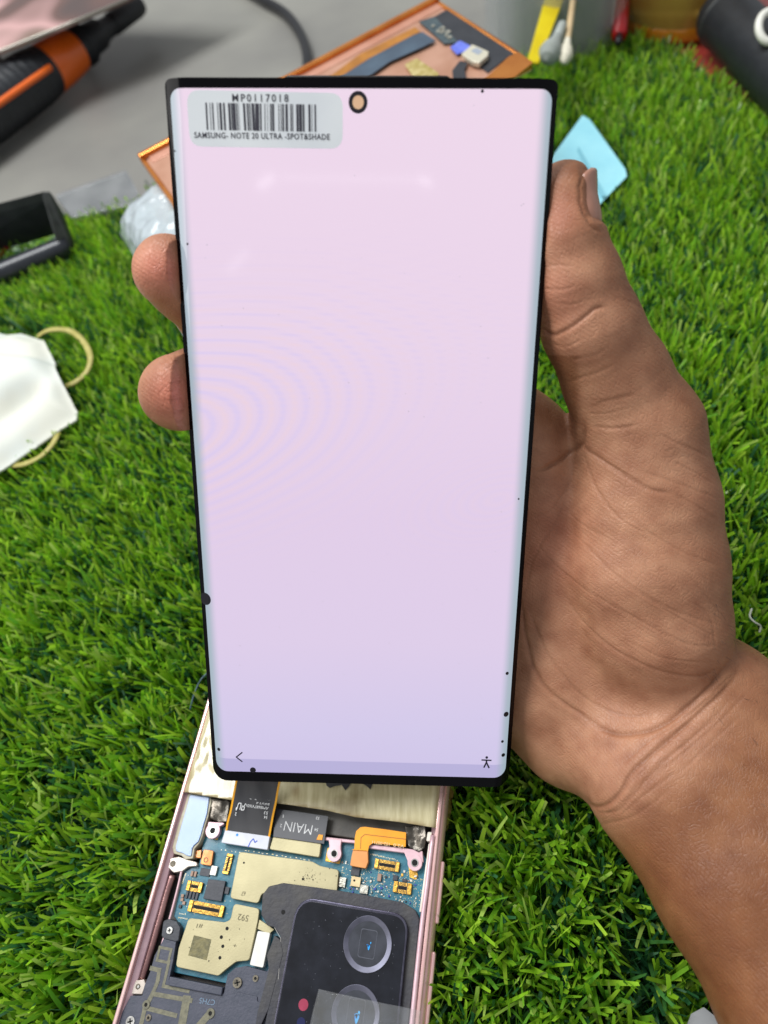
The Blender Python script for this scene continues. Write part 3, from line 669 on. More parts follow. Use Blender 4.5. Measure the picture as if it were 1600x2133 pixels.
# board
M_pcb = mat('board_blue', (28, 98, 120), (42, 116, 134), rough=.38, nscale=500, bump=.12, coat=.2)
pprism('circuit_board', [(425, 1745), (455, 1720), (570, 1738), (700, 1748), (880, 1776), (894, 1800), (872, 1960), (700, 2010), (585, 1975), (545, 2060), (480, 2050), (360, 2025), (372, 1975), (380, 1932), (362, 1908), (372, 1862), (384, 1815), (415, 1800)], 18.6, 17.4, M_pcb, ph, r=.8)
M_shield = mat('nickel_shield', (182, 172, 134), (158, 149, 114), rough=.40, metal=.35, nscale=160, bump=.04, bscale=2500, detail=10, lo=.2, hi=.9)
shA = pprism('shield_can', [(498, 1774), (620, 1790), (652, 1795), (668, 1804), (706, 1812), (701, 1866), (640, 1862), (575, 1855), (545, 1862), (538, 1882), (479, 1871)], 20.3, 18.6, M_shield, ph, r=[1, .5, 2, 2, .9, .5, .5, .5, 1, 1, 1], bevel=.15)
shB = pprism('shield_can', [(393, 1912), (468, 1921), (480, 1916), (487, 1882), (541, 1893), (537, 1920), (519, 2001), (492, 2003), (470, 2020), (455, 2033), (366, 2014), (372, 1975)], 20.3, 18.6, M_shield, ph, r=[1, 1.4, 1.4, 1, 1, .5, 1, 2.2, 1, 1.2, 1, .5], bevel=.15)
pprism('shield_can', [(569, 1743), (669, 1757), (665, 1786), (561, 1769)], 20.5, 18.4, M_shield, ph, r=.5, bevel=.15)
M_hole = mat('hole_black', (10, 9, 8), rough=.8)
M_grime = mat('grime', (126, 118, 78), (96, 92, 62), rough=.6, nscale=900, bump=.4)
def disc(name, px, z, r, h, material, parent, n=20, r_in=None, bevel=0):
    c = Wz(*px, z)
    pr = [(0, 0), (r, 0), (r, -h)] if r_in is None else [(r_in, -h), (r_in, 0), (r, 0), (r, -h), (r_in, -h)]
    return lathe(name, c, Z, pr, material, parent, n)
def pmm(px, z): return depth_z(*px, z)/F      # mm per photo pixel there
for p, r in [((473, 1934), 3.4), ((461, 1952), 3.4), ((464, 1971), 3.2), ((458, 1995), 3.2)]: disc('vent_hole', p, 20.36, r*pmm(p, 20), .05, M_hole, shB, 14)
disc('vent_hole', (508, 1797), 20.36, 2*pmm((508, 1797), 20), .05, M_hole, shA, 10)
disc('vent_hole', (631, 1831), 20.36, 2.4*pmm((631, 1831), 20), .05, M_hole, shA, 10)
pprism('thermal_pad', [(404, 1948), (440, 1957), (430, 2000), (392, 1990)], 20.38, 20.3, M_grime, shB, bevel=0)
M_engr = mat('engraving', (120, 112, 84), rough=.7)
def tb(name, s, p0, p1, h, z, material, parent, off=.0): return text(name, s, Wz(*p0, z), Wz(*p1, z), h, Z, material, parent, .03, off)
tb('engraved_number', '592', (519, 1907), (497, 1903), 1.5, 20.35, M_engr, shB)
tb('engraved_number', '#1', (423, 1926), (411, 1924), 1.0, 20.35, M_engr, shB)
tb('engraved_mark', '+', (494, 1966), (487, 1964), 1.0, 20.35, M_engr, shB)
tb('engraved_number', '67', (512, 1857), (504, 1856), 1.1, 20.35, M_engr, shA)
V = []; Fc = []
for i in range(90):
    p = (cr0.normal(642, 22), cr0.normal(1829, 9)) if i < 60 else (cr0.uniform(385, 520), cr0.uniform(1925, 2005))
    c = Wz(*p, 20.35); r_ = abs(cr0.normal(0, .07))+.03; k = len(V); V += [c+a2*r_, c+a1*r_*1.2, c-a2*r_*.8, c-a1*r_]; Fc.append([k, k+1, k+2, k+3])
o_ = mesh('grime_specks', V, Fc, mat('speck_dark', (58, 52, 36), rough=.8), shA); o_['kind'] = 'stuff'
# battery under yellowed tape
M_batt = mat('battery_grey', (96, 92, 84), (70, 66, 60), rough=.5, nscale=150, bump=.1)
extr('battery', [B(9, 57.5, 20.6), B(9, 125, 20.6), B(bw-6, 125, 20.6), B(bw-6, 57.5, 20.6)], (0, 0, -5), M_batt, ph, .5)
pprism('battery_side', [(436, 1650), (690, 1682), (868, 1708), (862, 1760), (742, 1748), (690, 1740), (560, 1722), (440, 1708)], 18.2, 16.6, M_batt, ph, bevel=.3)
# crumpled tape: a height field over its outline
tape_px = [(415, 1504), (398, 1560), (372, 1636), (377, 1648), (420, 1656), (480, 1666), (530, 1668), (600, 1676), (680, 1688), (740, 1702), (830, 1712), (905, 1724), (928, 1722), (934, 1700), (943, 1630), (950, 1560), (955, 1480), (440, 1440)]
def sheet(name, px, z, thick, material, parent, step=1.0, amp=.3, scale=.25, seed=1, fn=None, origin=None, skirt=0):
    P = Pz(px, z)[:, :2]; lo_, hi_ = P.min(0), P.max(0)
    bm = bmesh.new(); vs = [bm.verts.new((*p, 0)) for p in P]; bm.faces.new(vs)
    for ax in (0, 1):
        k = lo_[ax]+step*.5
        while k < hi_[ax]:
            co = [0, 0, 0]; co[ax] = k; no = [0, 0, 0]; no[ax] = 1
            bmesh.ops.bisect_plane(bm, geom=bm.verts[:]+bm.edges[:]+bm.faces[:], plane_co=co, plane_no=no); k += step
    bm.verts.ensure_lookup_table(); V = np.array([v.co[:] for v in bm.verts]); Fc = [[v.index for v in f.verts] for f in bm.faces]; bm.free()
    V[:, 2] = z+lump(V, scale, seed)*amp+lump(V, scale*3.3, seed+1)*amp*.4
    if fn is not None: V = fn(V)
    o = mesh(name, V, Fc, material, parent, True, origin=origin)
    s_ = o.modifiers.new('solid', 'SOLIDIFY'); s_.thickness = thick*MM; s_.offset = -1
    return o
def drape(V):
    rel = V-bB; s = rel@a2
    V[:, 2] -= np.clip(2.2-s, 0, 4)**1.4*1.1+np.clip(s-(bw-2.0), 0, 4)**1.4*1.1
    q_ = toPx(V); t = np.exp(-(((q_[:, 0]-425)/30)**2+((q_[:, 1]-1575)/45)**2))
    V[:, 2] += t*(lump(V, 1.1, 91)*.6+lump(V*[1, .45, 1], 2.3, 92)*.35)
    t = ss(q_[:, 0], 830, 870); V[:, 2] += t*lump(V*[1, .3, 1], .9, 93)*.25
    return V
M_tape = bpy.data.materials.new('yellowed_tape'); M_tape.use_nodes = True; nt = M_tape.node_tree; N = nt.nodes.new; L = nt.links.new
b = nt.nodes['Principled BSDF']; b.inputs['Roughness'].default_value = .24; b.inputs['Coat Weight'].default_value = .5
tc = N('ShaderNodeTexCoord'); mp = N('ShaderNodeMapping'); mp.inputs['Rotation'].default_value = (0, 0, -math.atan2(a1[0], a1[1])*-1); mp.inputs['Scale'].default_value = (1, .16, 1)
L(tc.outputs['Object'], mp.inputs[0]); n1 = N('ShaderNodeTexNoise'); n1.inputs['Scale'].default_value = 700; n1.inputs['Detail'].default_value = 5; L(mp.outputs[0], n1.inputs[0])
n2 = N('ShaderNodeTexNoise'); n2.inputs['Scale'].default_value = 90; n2.inputs['Detail'].default_value = 6; L(tc.outputs['Object'], n2.inputs[0])
r1 = N('ShaderNodeValToRGB'); r1.color_ramp.elements[0].color = (*s2l((176, 164, 122)), 1); r1.color_ramp.elements[1].color = (*s2l((212, 202, 162)), 1); r1.color_ramp.elements[0].position = .3; r1.color_ramp.elements[1].position = .7; L(n1.outputs['Fac'], r1.inputs[0])
r2 = N('ShaderNodeValToRGB'); r2.color_ramp.elements[0].color = (.30, .22, .10, 1); r2.color_ramp.elements[1].color = (1, 1, 1, 1); r2.color_ramp.elements[0].position = .30; r2.color_ramp.elements[1].position = .44; L(n2.outputs['Fac'], r2.inputs[0])
mm_ = N('ShaderNodeMix'); mm_.data_type = 'RGBA'; mm_.blend_type = 'MULTIPLY'; mm_.inputs[0].default_value = .55; L(r1.outputs[0], mm_.inputs[6]); L(r2.outputs[0], mm_.inputs[7])
at = N('ShaderNodeAttribute'); at.attribute_name = 'stain'; m2 = N('ShaderNodeMix'); m2.data_type = 'RGBA'; L(at.outputs['Fac'], m2.inputs[0]); L(mm_.outputs[2], m2.inputs[6]); m2.inputs[7].default_value = (*s2l((134, 104, 58)), 1)
L(m2.outputs[2], b.inputs['Base Color']); bp = N('ShaderNodeBump'); bp.inputs['Strength'].default_value = .15; bp.inputs['Distance'].default_value = .0003; L(n1.outputs['Fac'], bp.inputs['Height']); L(bp.outputs[0], b.inputs['Normal'])
tp = sheet('battery_tape', tape_px, 23.0, .12, M_tape, ph, .8, .12, .3, 5, drape)
V = np.array([v.co[:] for v in tp.data.vertices])/MM+np.array(ph.location)/MM; q_ = toPx(V)
E_ = np.array(tape_px, float); dmin = np.full(len(V), 1e9)
for i in range(len(E_)-3):
    a, b_ = E_[i], E_[i+1]; t = np.clip(((q_[:, :2]-a)@(b_-a))/((b_-a)@(b_-a)), 0, 1); dmin = np.minimum(dmin, np.linalg.norm(q_[:, :2]-a-t[:, None]*(b_-a), axis=1))
st = np.exp(-(dmin/7)**2)*(.45+.4*lump(V, .7, 31))+np.exp(-(((q_[:, 0]-388)/22)**2+((q_[:, 1]-1620)/30)**2))*.45+np.exp(-(((q_[:, 0]-616)/9)**2+((q_[:, 1]-1648)/14)**2))*.6+ss(q_[:, 0], 905, 935)*.6
aa = tp.data.attributes.new('stain', 'FLOAT', 'POINT'); aa.data.foreach_set('value', np.clip(st, 0, 1).astype(np.float32))
M_tprint = mat('tape_print', (52, 52, 54), rough=.5)
for px in ([(676, 1612), (680, 1636), (687, 1641), (697, 1637), (712, 1635), (719, 1646), (727, 1638), (734, 1622)], [(750, 1616), (755, 1632), (764, 1637), (771, 1644), (776, 1632), (775, 1618)]):
    pprism('printed_mark', px, 23.35, 23.1, M_tprint, tp, bevel=0)
# blue adhesive strip with cream gasket
gl = [(392, 1652), (438, 1658), (441, 1668), (434, 1700), (427, 1722), (421, 1744), (415, 1757), (405, 1768), (402, 1788), (386, 1790), (378, 1782), (362, 1778), (359, 1765), (370, 1722), (384, 1680)]
pprism('gasket', gl, 20.6, 17, mat('old_gasket', (196, 190, 168), (170, 160, 132), rough=.5, nscale=400, bump=.2), ph, r=.4)
pprism('adhesive_strip', [(396, 1655), (436, 1660), (431, 1695), (424, 1718), (418, 1740), (413, 1753), (403, 1762), (400, 1768), (398, 1784), (389, 1782), (381, 1777), (367, 1773), (366, 1764), (377, 1722), (388, 1685)], 21.0, 20.5, mat('pale_blue_film', (146, 172, 214), (134, 162, 206), rough=.3, nscale=120, coat=.3), ph, r=.4)
# foils
M_foil = mat('dark_foil', (74, 70, 64), (112, 104, 94), rough=.28, metal=.7, nscale=180, bump=.6, bscale=400)
sheet('foil', [(440, 1662), (479, 1668), (474, 1712), (456, 1712), (438, 1704)], 20.2, .2, M_foil, ph, .5, .7, .9, 9)
sheet('foil', [(845, 1722), (884, 1716), (889, 1742), (884, 1766), (872, 1775), (852, 1764), (845, 1745)], 20.8, .2, M_foil, ph, .5, .9, .9, 12)
# rails and lugs
pprism('board_rail', [(676, 1743), (742, 1750), (742, 1757), (676, 1750)], 20.2, 17.5, M_rosel, ph, bevel=.2)
pprism('board_rail', [(768, 1758), (838, 1766), (858, 1778), (836, 1776), (768, 1767)], 20.2, 17.5, M_rosel, ph, bevel=.2)
M_gold = mat('gold_pad', (226, 178, 84), (206, 158, 70), rough=.32, metal=.75, nscale=500, bump=.2)
pprism('gold_pad', [(682, 1765), (713, 1769), (708, 1800), (677, 1794)], 18.75, 18.5, M_gold, ph, r=.4)
pprism('gold_pad', [(432, 1742), (452, 1730), (458, 1732), (453, 1750), (434, 1746)], 18.75, 18.5, M_gold, ph, r=.2)
pprism('gold_pad', [(849, 1792), (856, 1805), (868, 1812), (871, 1825), (866, 1833), (853, 1827), (852, 1812)], 18.75, 18.5, M_gold, ph, r=.4)
pprism('gold_pad', [(836, 1819), (841, 1819), (840, 1826), (835, 1826)], 18.75, 18.5, M_gold, ph, r=.2)
M_steel = mat('screw_steel', (190, 188, 184), (150, 148, 144), rough=.3, metal=.9, nscale=800)
for c, body_, in [((696, 1778), [(684, 1746), (712, 1749), (710, 1762), (711, 1780), (683, 1778), (686, 1762)]), ((864, 1797), [(838, 1766), (880, 1772), (882, 1796), (851, 1798)]), ((443, 1730), [(434, 1712), (470, 1714), (457, 1722), (456, 1732), (431, 1735)])]:
    lug = pprism('screw_lug', body_, 20.4, 18.7, M_rosel, ph, r=.3, bevel=.2)
    k = pmm(c, 20.5); disc('lug_ring', c, 20.7, 15*k, 1.8, M_rosel, lug, 28)
    disc('lug_hole', c, 20.74, 6*k, .05, M_hole, lug, 18); disc('lug_collar', c, 20.8, 8*k, .1, M_steel, lug, 18, 6*k)
# connectors
M_brown = mat('connector_plastic', (88, 76, 60), (70, 62, 52), rough=.5, nscale=900)
def frame_at(p, z=18.7):
    c = Wz(*p, z); return c, pmm(p, z)
def rotv(a):
    c_, s_ = math.cos(a), math.sin(a); return a2*c_+a1*s_, -a2*s_+a1*c_
def boxw(name, c, u, v, w_, h_, z0, z1, material, parent, bevel=.05):
    pts = np.array([c-u*w_/2-v*h_/2, c+u*w_/2-v*h_/2, c+u*w_/2+v*h_/2, c-u*w_/2+v*h_/2]); pts[:, 2] = z1
    return extr(name, pts, (0, 0, z0-z1), material, parent, bevel)
def connector(p, wpx, hpx, ang, pins):
    c, k = frame_at(p); u, v = rotv(ang); w_, h_ = wpx*k, hpx*k
    o = boxw('board_connector', c, u, v, w_, h_, 18.6, 19.2, M_brown, ph)
    for s in (-1, 1): boxw('connector_clamp', c+u*s*(w_/2-h_*.22), u, v, h_*.44, h_*1.04, 18.6, 19.55, M_gold, o, .12)
    V = []; Fc = []
    for i in range(pins):
        x = (i-(pins-1)/2)*(w_-h_)/(pins)
        for s in (-1, 1):
            cc = c+u*x+v*s*h_*.34; hw, hh_ = (w_-h_)/pins*.27, h_*.17; k0 = len(V)
            for zz in (18.6, 19.32): V += [np.array([*(cc+u*a*hw+v*b__*hh_)[:2], zz]) for a, b__ in ((-1, -1), (1, -1), (1, 1), (-1, 1))]
            Fc += [[k0+4, k0+5, k0+6, k0+7]]+[[k0+j, k0+(j+1) % 4, k0+4+(j+1) % 4, k0+4+j] for j in range(4)]
    mesh('connector_pins', V, Fc, M_gold, o)
    boxw('connector_slot', c, u, v, w_-h_*1.1, h_*.26, 18.9, 19.28, M_hole, o, 0)
connector((807, 1803), 52, 18, 0, 12); connector((839, 1850), 38, 20, 0, 6); connector((476, 1800), 38, 13, math.pi/2-.02, 8)
connector((407, 1847), 34, 18, 0, 7); connector((431, 1893), 78, 20, 0, 22)
# components
M_chip = mat('chip_black', (44, 46, 54), (56, 58, 66), rough=.45, nscale=700, bump=.1)
M_silver = mat('chip_silver', (190, 188, 176), (166, 162, 148), rough=.34, metal=.6, nscale=900, bump=.2)
M_cream = mat('chip_cream', (222, 198, 150), (206, 180, 134), rough=.4, metal=.2, nscale=700)
M_tan = mat('chip_tan', (170, 138, 118), (150, 120, 100), rough=.5, nscale=700)
M_white = mat('solder_white', (226, 224, 214), (190, 186, 176), rough=.35, metal=.4, nscale=900)
M_bluec = mat('chip_blue', (50, 70, 160), rough=.4)
pprism('chip', [(434, 1831), (470, 1835), (461, 1878), (423, 1872)], 19.7, 18.6, M_chip, ph, r=.15)
def comp(name, p, wpx, hpx, material, h=.6, ang=0):
    c, k = frame_at(p); u, v = rotv(ang); return boxw(name, c, u, v, wpx*k, hpx*k, 18.55, 18.6+h, material, ph, .05)
comp('chip', (741, 1815), 18, 16, M_chip, .7); mc = comp('microphone', (742, 1837), 20, 18, M_cream, .9); disc('sound_hole', (738, 1834), 19.56, 2.2*pmm((738, 1834), 19.5), .05, M_hole, mc, 10)
comp('crystal', (714, 1838), 14, 18, M_silver, .8); comp('crystal', (759, 1853), 17, 16, M_silver, .8); comp('inductor', (791, 1828), 8, 14, M_tan, .8); comp('chip', (824, 1829), 10, 10, M_chip, .6)
comp('chip', (843, 1834), 10, 6, M_chip, .4); comp('crystal', (447, 1814), 13, 17, M_white, .9); comp('chip', (474, 1855), 9, 13, M_chip, .6); comp('shunt', (428, 1817), 22, 14, M_chip, .4)
for i in range(4): comp('capacitor', (390+i*7.0, 1864+i*.9), 5, 13, M_chip, .5)
for p in [(401, 1820), (408, 1821)]: comp('capacitor', p, 5, 10, M_tan, .6)
for p in [(381, 1866), (380, 1874), (384, 1881), (376, 1888)]: comp('capacitor', p, 6, 6, M_tan if p[1] < 1885 else M_chip, .5)
cr_ = np.random.default_rng(5)
for i in range(84):
    x = cr_.uniform(712, 878); y = cr_.uniform(1812, 1890); y += (x-790)*.16-6
    if y > 1862+(x-700)*.17-2: continue
    if any(abs(x-a) < b_ and abs(y-c_) < d_ for a, b_, c_, d_ in ((839, 23, 1850, 14), (741, 13, 1826, 22), (714, 10, 1838, 12), (759, 11, 1853, 11), (791, 6, 1828, 9), (807, 28, 1803, 14))): continue
    comp('capacitor', (x, y), cr_.uniform(2.0, 4.6), cr_.uniform(2.0, 4.6), [M_white, M_white, M_silver, M_tan, M_bluec, M_chip][cr_.integers(0, 6)], cr_.uniform(.2, .5))
# fine solder dots and traces on the board: one part
V = []; Fc = []
def dot(x, y, w_, h_):
    c = Wz(x, y, 18.66); k = pmm((x, y), 18.6); k0 = len(V)
    V.extend([c-a2*w_*k-a1*h_*k, c+a2*w_*k-a1*h_*k, c+a2*w_*k+a1*h_*k, c-a2*w_*k+a1*h_*k]); Fc.append([k0, k0+1, k0+2, k0+3])
for i in range(330):
    x = cr_.uniform(712, 880); y = cr_.uniform(1808, 1880)+(x-790)*.16-2
    if y < 1862+(x-700)*.17: dot(x, y, cr_.uniform(.4, 1.0), cr_.uniform(.4, .9))
for i in range(18): dot(773+i*3.2+cr_.uniform(-.5, .5), 1779+i*.75+cr_.uniform(-.8, .8), .9, cr_.uniform(.6, 1.6))
for i in range(10): dot(372+i*2, 1911+i*.35+cr_.uniform(-.4, .4), .5, 1.1)
for i in range(5): dot(374+i*3, 1903+i*.4, .6, 1.1)
for i in range(9): dot(387-i*.9, 1820+i*2.5, 1.2, .7)
for i in range(20): dot(462+i*9.6+cr_.uniform(-2, 2), 1766+i*1.45+(-2 if i > 4 else 4)+cr_.uniform(-.6, .6), cr_.uniform(.8, 2.4), .6)
for i in range(34): dot(cr_.uniform(385, 480), cr_.uniform(1822, 1905), .6, .6)
so = mesh('solder_dots', V, Fc, mat('solder', (206, 190, 130), (214, 210, 196), rough=.35, metal=.4, nscale=2000), ph); so['kind'] = 'stuff'
# copper pad and flex cables
M_copper = mat('copper_pad', (206, 138, 72), (186, 112, 56), rough=.34, metal=.5, nscale=300, coat=.3)
pprism('copper_contact', [(424, 1769), (445, 1772), (440, 1804), (417, 1800)], 19.9, 18.7, M_copper, ph, r=.5)
pprism('copper_contact', [(404, 1772), (420, 1770), (418, 1788), (402, 1786)], 19.4, 18.0, M_copper, ph, r=.3)
disc('contact_ring', (429, 1791), 19.98, 5*pmm((429, 1791), 20), .1, mat('scorched', (120, 66, 36), rough=.4), ph, 18, 3.2*pmm((429, 1791), 20))
M_orange = mat('polyimide_orange', (250, 170, 20), (244, 156, 12), rough=.28, nscale=150, coat=.4)
fx = pprism('orange_flex', [(732, 1770), (738, 1768), (739, 1745), (742, 1731), (751, 1723), (760, 1722), (800, 1727), (846, 1734), (845, 1764), (800, 1758), (776, 1756), (769, 1762), (766, 1775), (765, 1772)], 21.2, 20.9, M_orange, ph, bevel=.04)
pprism('flex_plug', [(736, 1768), (766, 1770), (767, 1795), (762, 1809), (729, 1803), (733, 1780)], 20.82, 18.9, mat('polyimide_pale', (228, 156, 84), (218, 144, 74), rough=.35, nscale=200), fx, r=.4)
M_dkline = mat('flex_trace', (170, 96, 18), rough=.5)
M_flexdark = mat('flex_black', (62, 62, 68), (78, 78, 82), rough=.34, nscale=60, stretch=(1, .3, 1), coat=.15)
M_goldedge = mat('flex_gold_edge', (250, 178, 30), (240, 166, 24), rough=.28, coat=.3, nscale=300)
M_print2 = mat('white_print', (222, 222, 222), rough=.6)
for a, b_ in (((751, 1768), (752, 1745)), ((752, 1745), (760, 1738)), ((760, 1738), (845, 1748))):
    strokes('flex_trace', [(a, b_)], 1.2, M_dkline, fx, lambda p: Pz(p, 21.26), Z)
tb('white_print', '102-00711', (812, 1756), (776, 1751), .8, 21.24, mat('pale_print', (250, 214, 160), rough=.5), fx)
tb('white_print', 'V2.0', (842, 1760), (820, 1757), .8, 21.24, bpy.data.materials['pale_print'], fx)
mf = pprism('main_flex', [(575, 1684), (684, 1700), (675, 1758), (569, 1743)], 20.9, 20.55, M_flexdark, ph, bevel=.05)
tb('main_lettering', 'MAIN', (652, 1719), (595, 1710), 2.65, 20.93, M_print2, mf, -.012)
# the letters are read from the far side, so each baseline runs right to left
tb('white_print', '53', (666, 1702), (659, 1701), .75, 20.93, M_print2, mf, .01); tb('white_print', '54', (663, 1726), (656, 1725), .75, 20.93, M_print2, mf, .01)
tb('white_print', '1', (591.5, 1697), (589.5, 1697), .8, 20.93, M_print2, mf, .01); tb('white_print', '2', (588, 1717), (584.5, 1716.5), .8, 20.93, M_print2, mf, .01)
pprism('orange_scrap', [(659, 1749), (664, 1738), (673, 1739), (671, 1750)], 21.1, 20.9, M_orange, mf, bevel=.03)
# camera module
M_hous = mat('camera_bracket', (50, 50, 58), (70, 68, 66), rough=.6, nscale=160, bump=.35, bscale=900, detail=8)
cm = pprism('camera_bracket', [(547, 1863), (560, 1846), (590, 1839), (700, 1854), (760, 1864), (840, 1880), (865, 1895), (874, 1916), (870, 1960), (860, 2060), (850, 2133), (830, 2270), (520, 2270), (552, 2133), (566, 2060), (582, 1990), (584, 1950), (572, 1932), (557, 1928), (544, 1905)], 21.8, 18.7, M_hous, ph, r=[1, 1, 2, 0, 0, 1, 2, 1, 0, 0, 0, 1, 1, 0, 0, 0, .6, .6, .6, 1], bevel=.2)
disc('bracket_hole', (590, 1900), 21.84, 4.4*pmm((590, 1900), 22), .05, M_hole, cm, 16)
strokes('bracket_scratch', [((572, 1932), (585, 1955)), ((585, 1955), (580, 2040))], .8, mat('scratch_grey', (160, 156, 150), rough=.5), cm, lambda p: Pz(p, 21.86), Z)
gpx = [(620, 1866), (853, 1906), (815, 2290), (540, 2290)]
P = Pz(gpx, 23.2); M_rim = mat('anodised_rim', (104, 102, 118), (84, 82, 96), rough=.22, metal=.9, nscale=400)
extr('camera_rim', rnd(P, [5.2, 4.6, 4, 4], 10), (0, 0, -2.2), M_rim, cm, .28)
cen = P.mean(0); P2 = P+np.array([(cen-p)/np.linalg.norm(cen-p)*.85 for p in P]); P2[:, 2] = 23.32
M_cglass = mat('camera_glass', (13, 14, 22), (22, 24, 34), rough=.16, nscale=240, coat=.2, rvar=.07, detail=8)
gg = extr('camera_glass', rnd(P2, [4.7, 4.1, 3.5, 3.5], 10), (0, 0, -.5), M_cglass, cm, .08)
M_lring = mat('lens_ring', (110, 110, 126), (86, 86, 98), rough=.45, metal=.6, nscale=200)
# machined ring with a turned finish
nt = M_lring.node_tree; bb_ = nt.nodes['Principled BSDF']; bb_.inputs['Anisotropic'].default_value = .6
def lens(p, rpx, rin=.8):
    c = Wz(*p, 23.35); r = rpx*pmm(p, 23.4)
    o = lathe('camera_lens', c, Z, [(0, .02), (r*rin, .02), (r*rin, -.3), (0, -.3)], mat('lens_glass', (64, 66, 74), (50, 52, 58), rough=.1, nscale=300, coat=.5), cm, 48)
    lathe('lens_ring', c, Z, [(r*rin, .03), (r*.985, .30), (r, .26), (r, 0), (r*rin, 0), (r*rin, .03)], M_lring, o, 64)
    return o, c, r
M_blue = mat('painted_glint_blue', (40, 150, 235), (70, 190, 245), rough=.15, nscale=700, coat=1)  # colour of the discs that paint blue glints on the lens coating
for p in ((766, 1966), (741, 2112)):
    o, c, r = lens(p, 51)
    up_ = c+Z*.06
    for (w_, h_) in ((4.2, 6.2),):
        q4 = [up_-a2*w_/2-a1*h_/2, up_+a2*w_/2-a1*h_/2, up_+a2*w_/2+a1*h_/2, up_-a2*w_/2+a1*h_/2]
        V_ = np.vstack([rnd(q4, .6), rnd([up_+(x-up_)*.94 for x in q4], .56)]); n_ = len(V_)//2
        mesh('sensor_window', V_, [[i, (i+1) % n_, n_+(i+1) % n_, n_+i] for i in range(n_)], mat('window_edge', (78, 80, 90), rough=.3), o)
    for dx, dy, rr in ((.4, -.7, .45), (.75, .3, .2), (.3, -.35, .2), (-.1, -.2, .12)):
        cc = up_+a2*dx*1.0+a1*dy+Z*.03; sc_r = 1.9 if p[1] > 2000 else 1.0
        extr('coating_glint', [cc+(a2*math.cos(t)*.62+a1*math.sin(t)*1.2)*rr*sc_r*(1+.15*math.sin(3*t)) for t in np.linspace(0, 2*math.pi, 16, endpoint=False)], (0, 0, -.02), M_blue, o)
disc('flash_window', (632, 2093), 23.4, 10.5*pmm((632, 2093), 23.4), .1, mat('flash_red', (140, 40, 64), (164, 56, 84), rough=.25, nscale=300, coat=.5), gg, 24)
disc('sensor_dot', (627, 2130), 23.4, 9*pmm((627, 2130), 23.4), .1, mat('sensor_navy', (22, 28, 74), rough=.2, coat=.5), gg, 24)
V = []; Fc = []
for i in range(110):
    c = Wz(cr0.uniform(630, 830), cr0.uniform(1890, 2133), 23.36); r_ = abs(cr0.normal(0, .05))+.02; k = len(V); V += [c+a2*r_, c+a1*r_*1.2, c-a2*r_*.8, c-a1*r_]; Fc.append([k, k+1, k+2, k+3])
o_ = mesh('glass_dust', V, Fc, mat('dust_grey', (120, 122, 132), rough=.8), gg); o_['kind'] = 'stuff'
M_ctape = mat('clear_tape', (210, 214, 220), (190, 190, 186), rough=.12, nscale=200, alpha=.1, coat=.6)
sheet('clear_tape', [(664, 2060), (712, 2071), (820, 2094), (876, 2106), (868, 2180), (640, 2160), (652, 2105)], 24.1, .06, M_ctape, ph, 1.0, .1, .5, 14, lambda V: V-np.array([0, 0, 1.0])*np.clip(((V-bB)@a2)-(bw-8), 0, 5)[:, None]*.25)
# black plastic cover with the antenna traces
M_cov = mat('cover_plastic', (58, 62, 76), (68, 70, 84), rough=.5, nscale=400, bump=.15, detail=6)
cvp = pprism('antenna_cover', [(343, 1952), (367, 1960), (361, 2000), (352, 2042), (400, 2056), (466, 2070), (474, 2030), (490, 2016), (512, 2012), (556, 2024), (572, 1990), (600, 1975), (560, 2133), (530, 2270), (180, 2270), (238, 2133), (258, 2102), (272, 2074), (296, 2074), (302, 2050), (312, 2026), (322, 1990)], 20.7, 17.2, M_cov, ph, r=.25, bevel=.12)
pprism('cover_bar', [(353, 2034), (464, 2057), (461, 2074), (350, 2053)], 21.4, 19, M_cov, cvp, r=.3, bevel=.3)
pprism('speaker_plate', [(455, 2082), (478, 2072), (500, 2068), (536, 2076), (536, 2086), (548, 2090), (540, 2133), (520, 2270), (430, 2270), (446, 2133)], 21.0, 19, M_cov, cvp, r=.3, bevel=.12)
pprism('cover_wall', [(572, 1948), (584, 1958), (590, 1985), (560, 2100), (545, 2133), (525, 2270), (512, 2270), (536, 2110), (560, 2020), (556, 1990), (566, 1965)], 21.9, 19, M_hous, cvp, r=.2)
M_tr = mat('antenna_trace', (124, 120, 98), (100, 98, 82), rough=.6, nscale=900, bump=.3)
def trace(pts, wpx, z=20.76):
    P = Pz(pts, z); V = []; Fc = []
    for i in range(len(P)-1):
        d = P[i+1]-P[i]; d /= np.linalg.norm(d); s = np.cross(Z, d)*wpx*.5*pmm(pts[i], z); k = len(V); e = np.linalg.norm(s)
        zz = Z*.006*i
        V += [P[i]-s-d*e+zz, P[i]+s-d*e+zz, P[i+1]+s+d*e+zz, P[i+1]-s+d*e+zz]; Fc.append([k, k+1, k+2, k+3])
    return mesh('antenna_trace', V, Fc, M_tr, cvp)
trace([(333, 1973), (357, 1978), (350, 2005), (327, 2000), (333, 1973)], 5)
trace([(352, 2003), (346, 2030), (340, 2054), (392, 2065)], 6); trace([(316, 2017), (332, 2021), (328, 2045), (318, 2070), (397, 2084)], 8)
trace([(388, 2084), (378, 2140), (370, 2200)], 17); trace([(318, 2070), (302, 2100), (290, 2150)], 9); trace([(306, 2100), (365, 2115)], 8)
trace([(436, 2112), (418, 2133)], 14)
def screw(p, r, material=None, z=20.9, name='screw'):
    k = pmm(p, z); o = disc(name, p, z, r*k, .5, material or M_steel, ph, 24)
    for a in (0.4, 0.4+math.pi/2):
        u, v = rotv(a); boxw('screw_slot', Wz(*p, z+.02), u, v, r*k*1.2, r*k*.28, z-.1, z+.03, M_hole, o, 0)
    return o
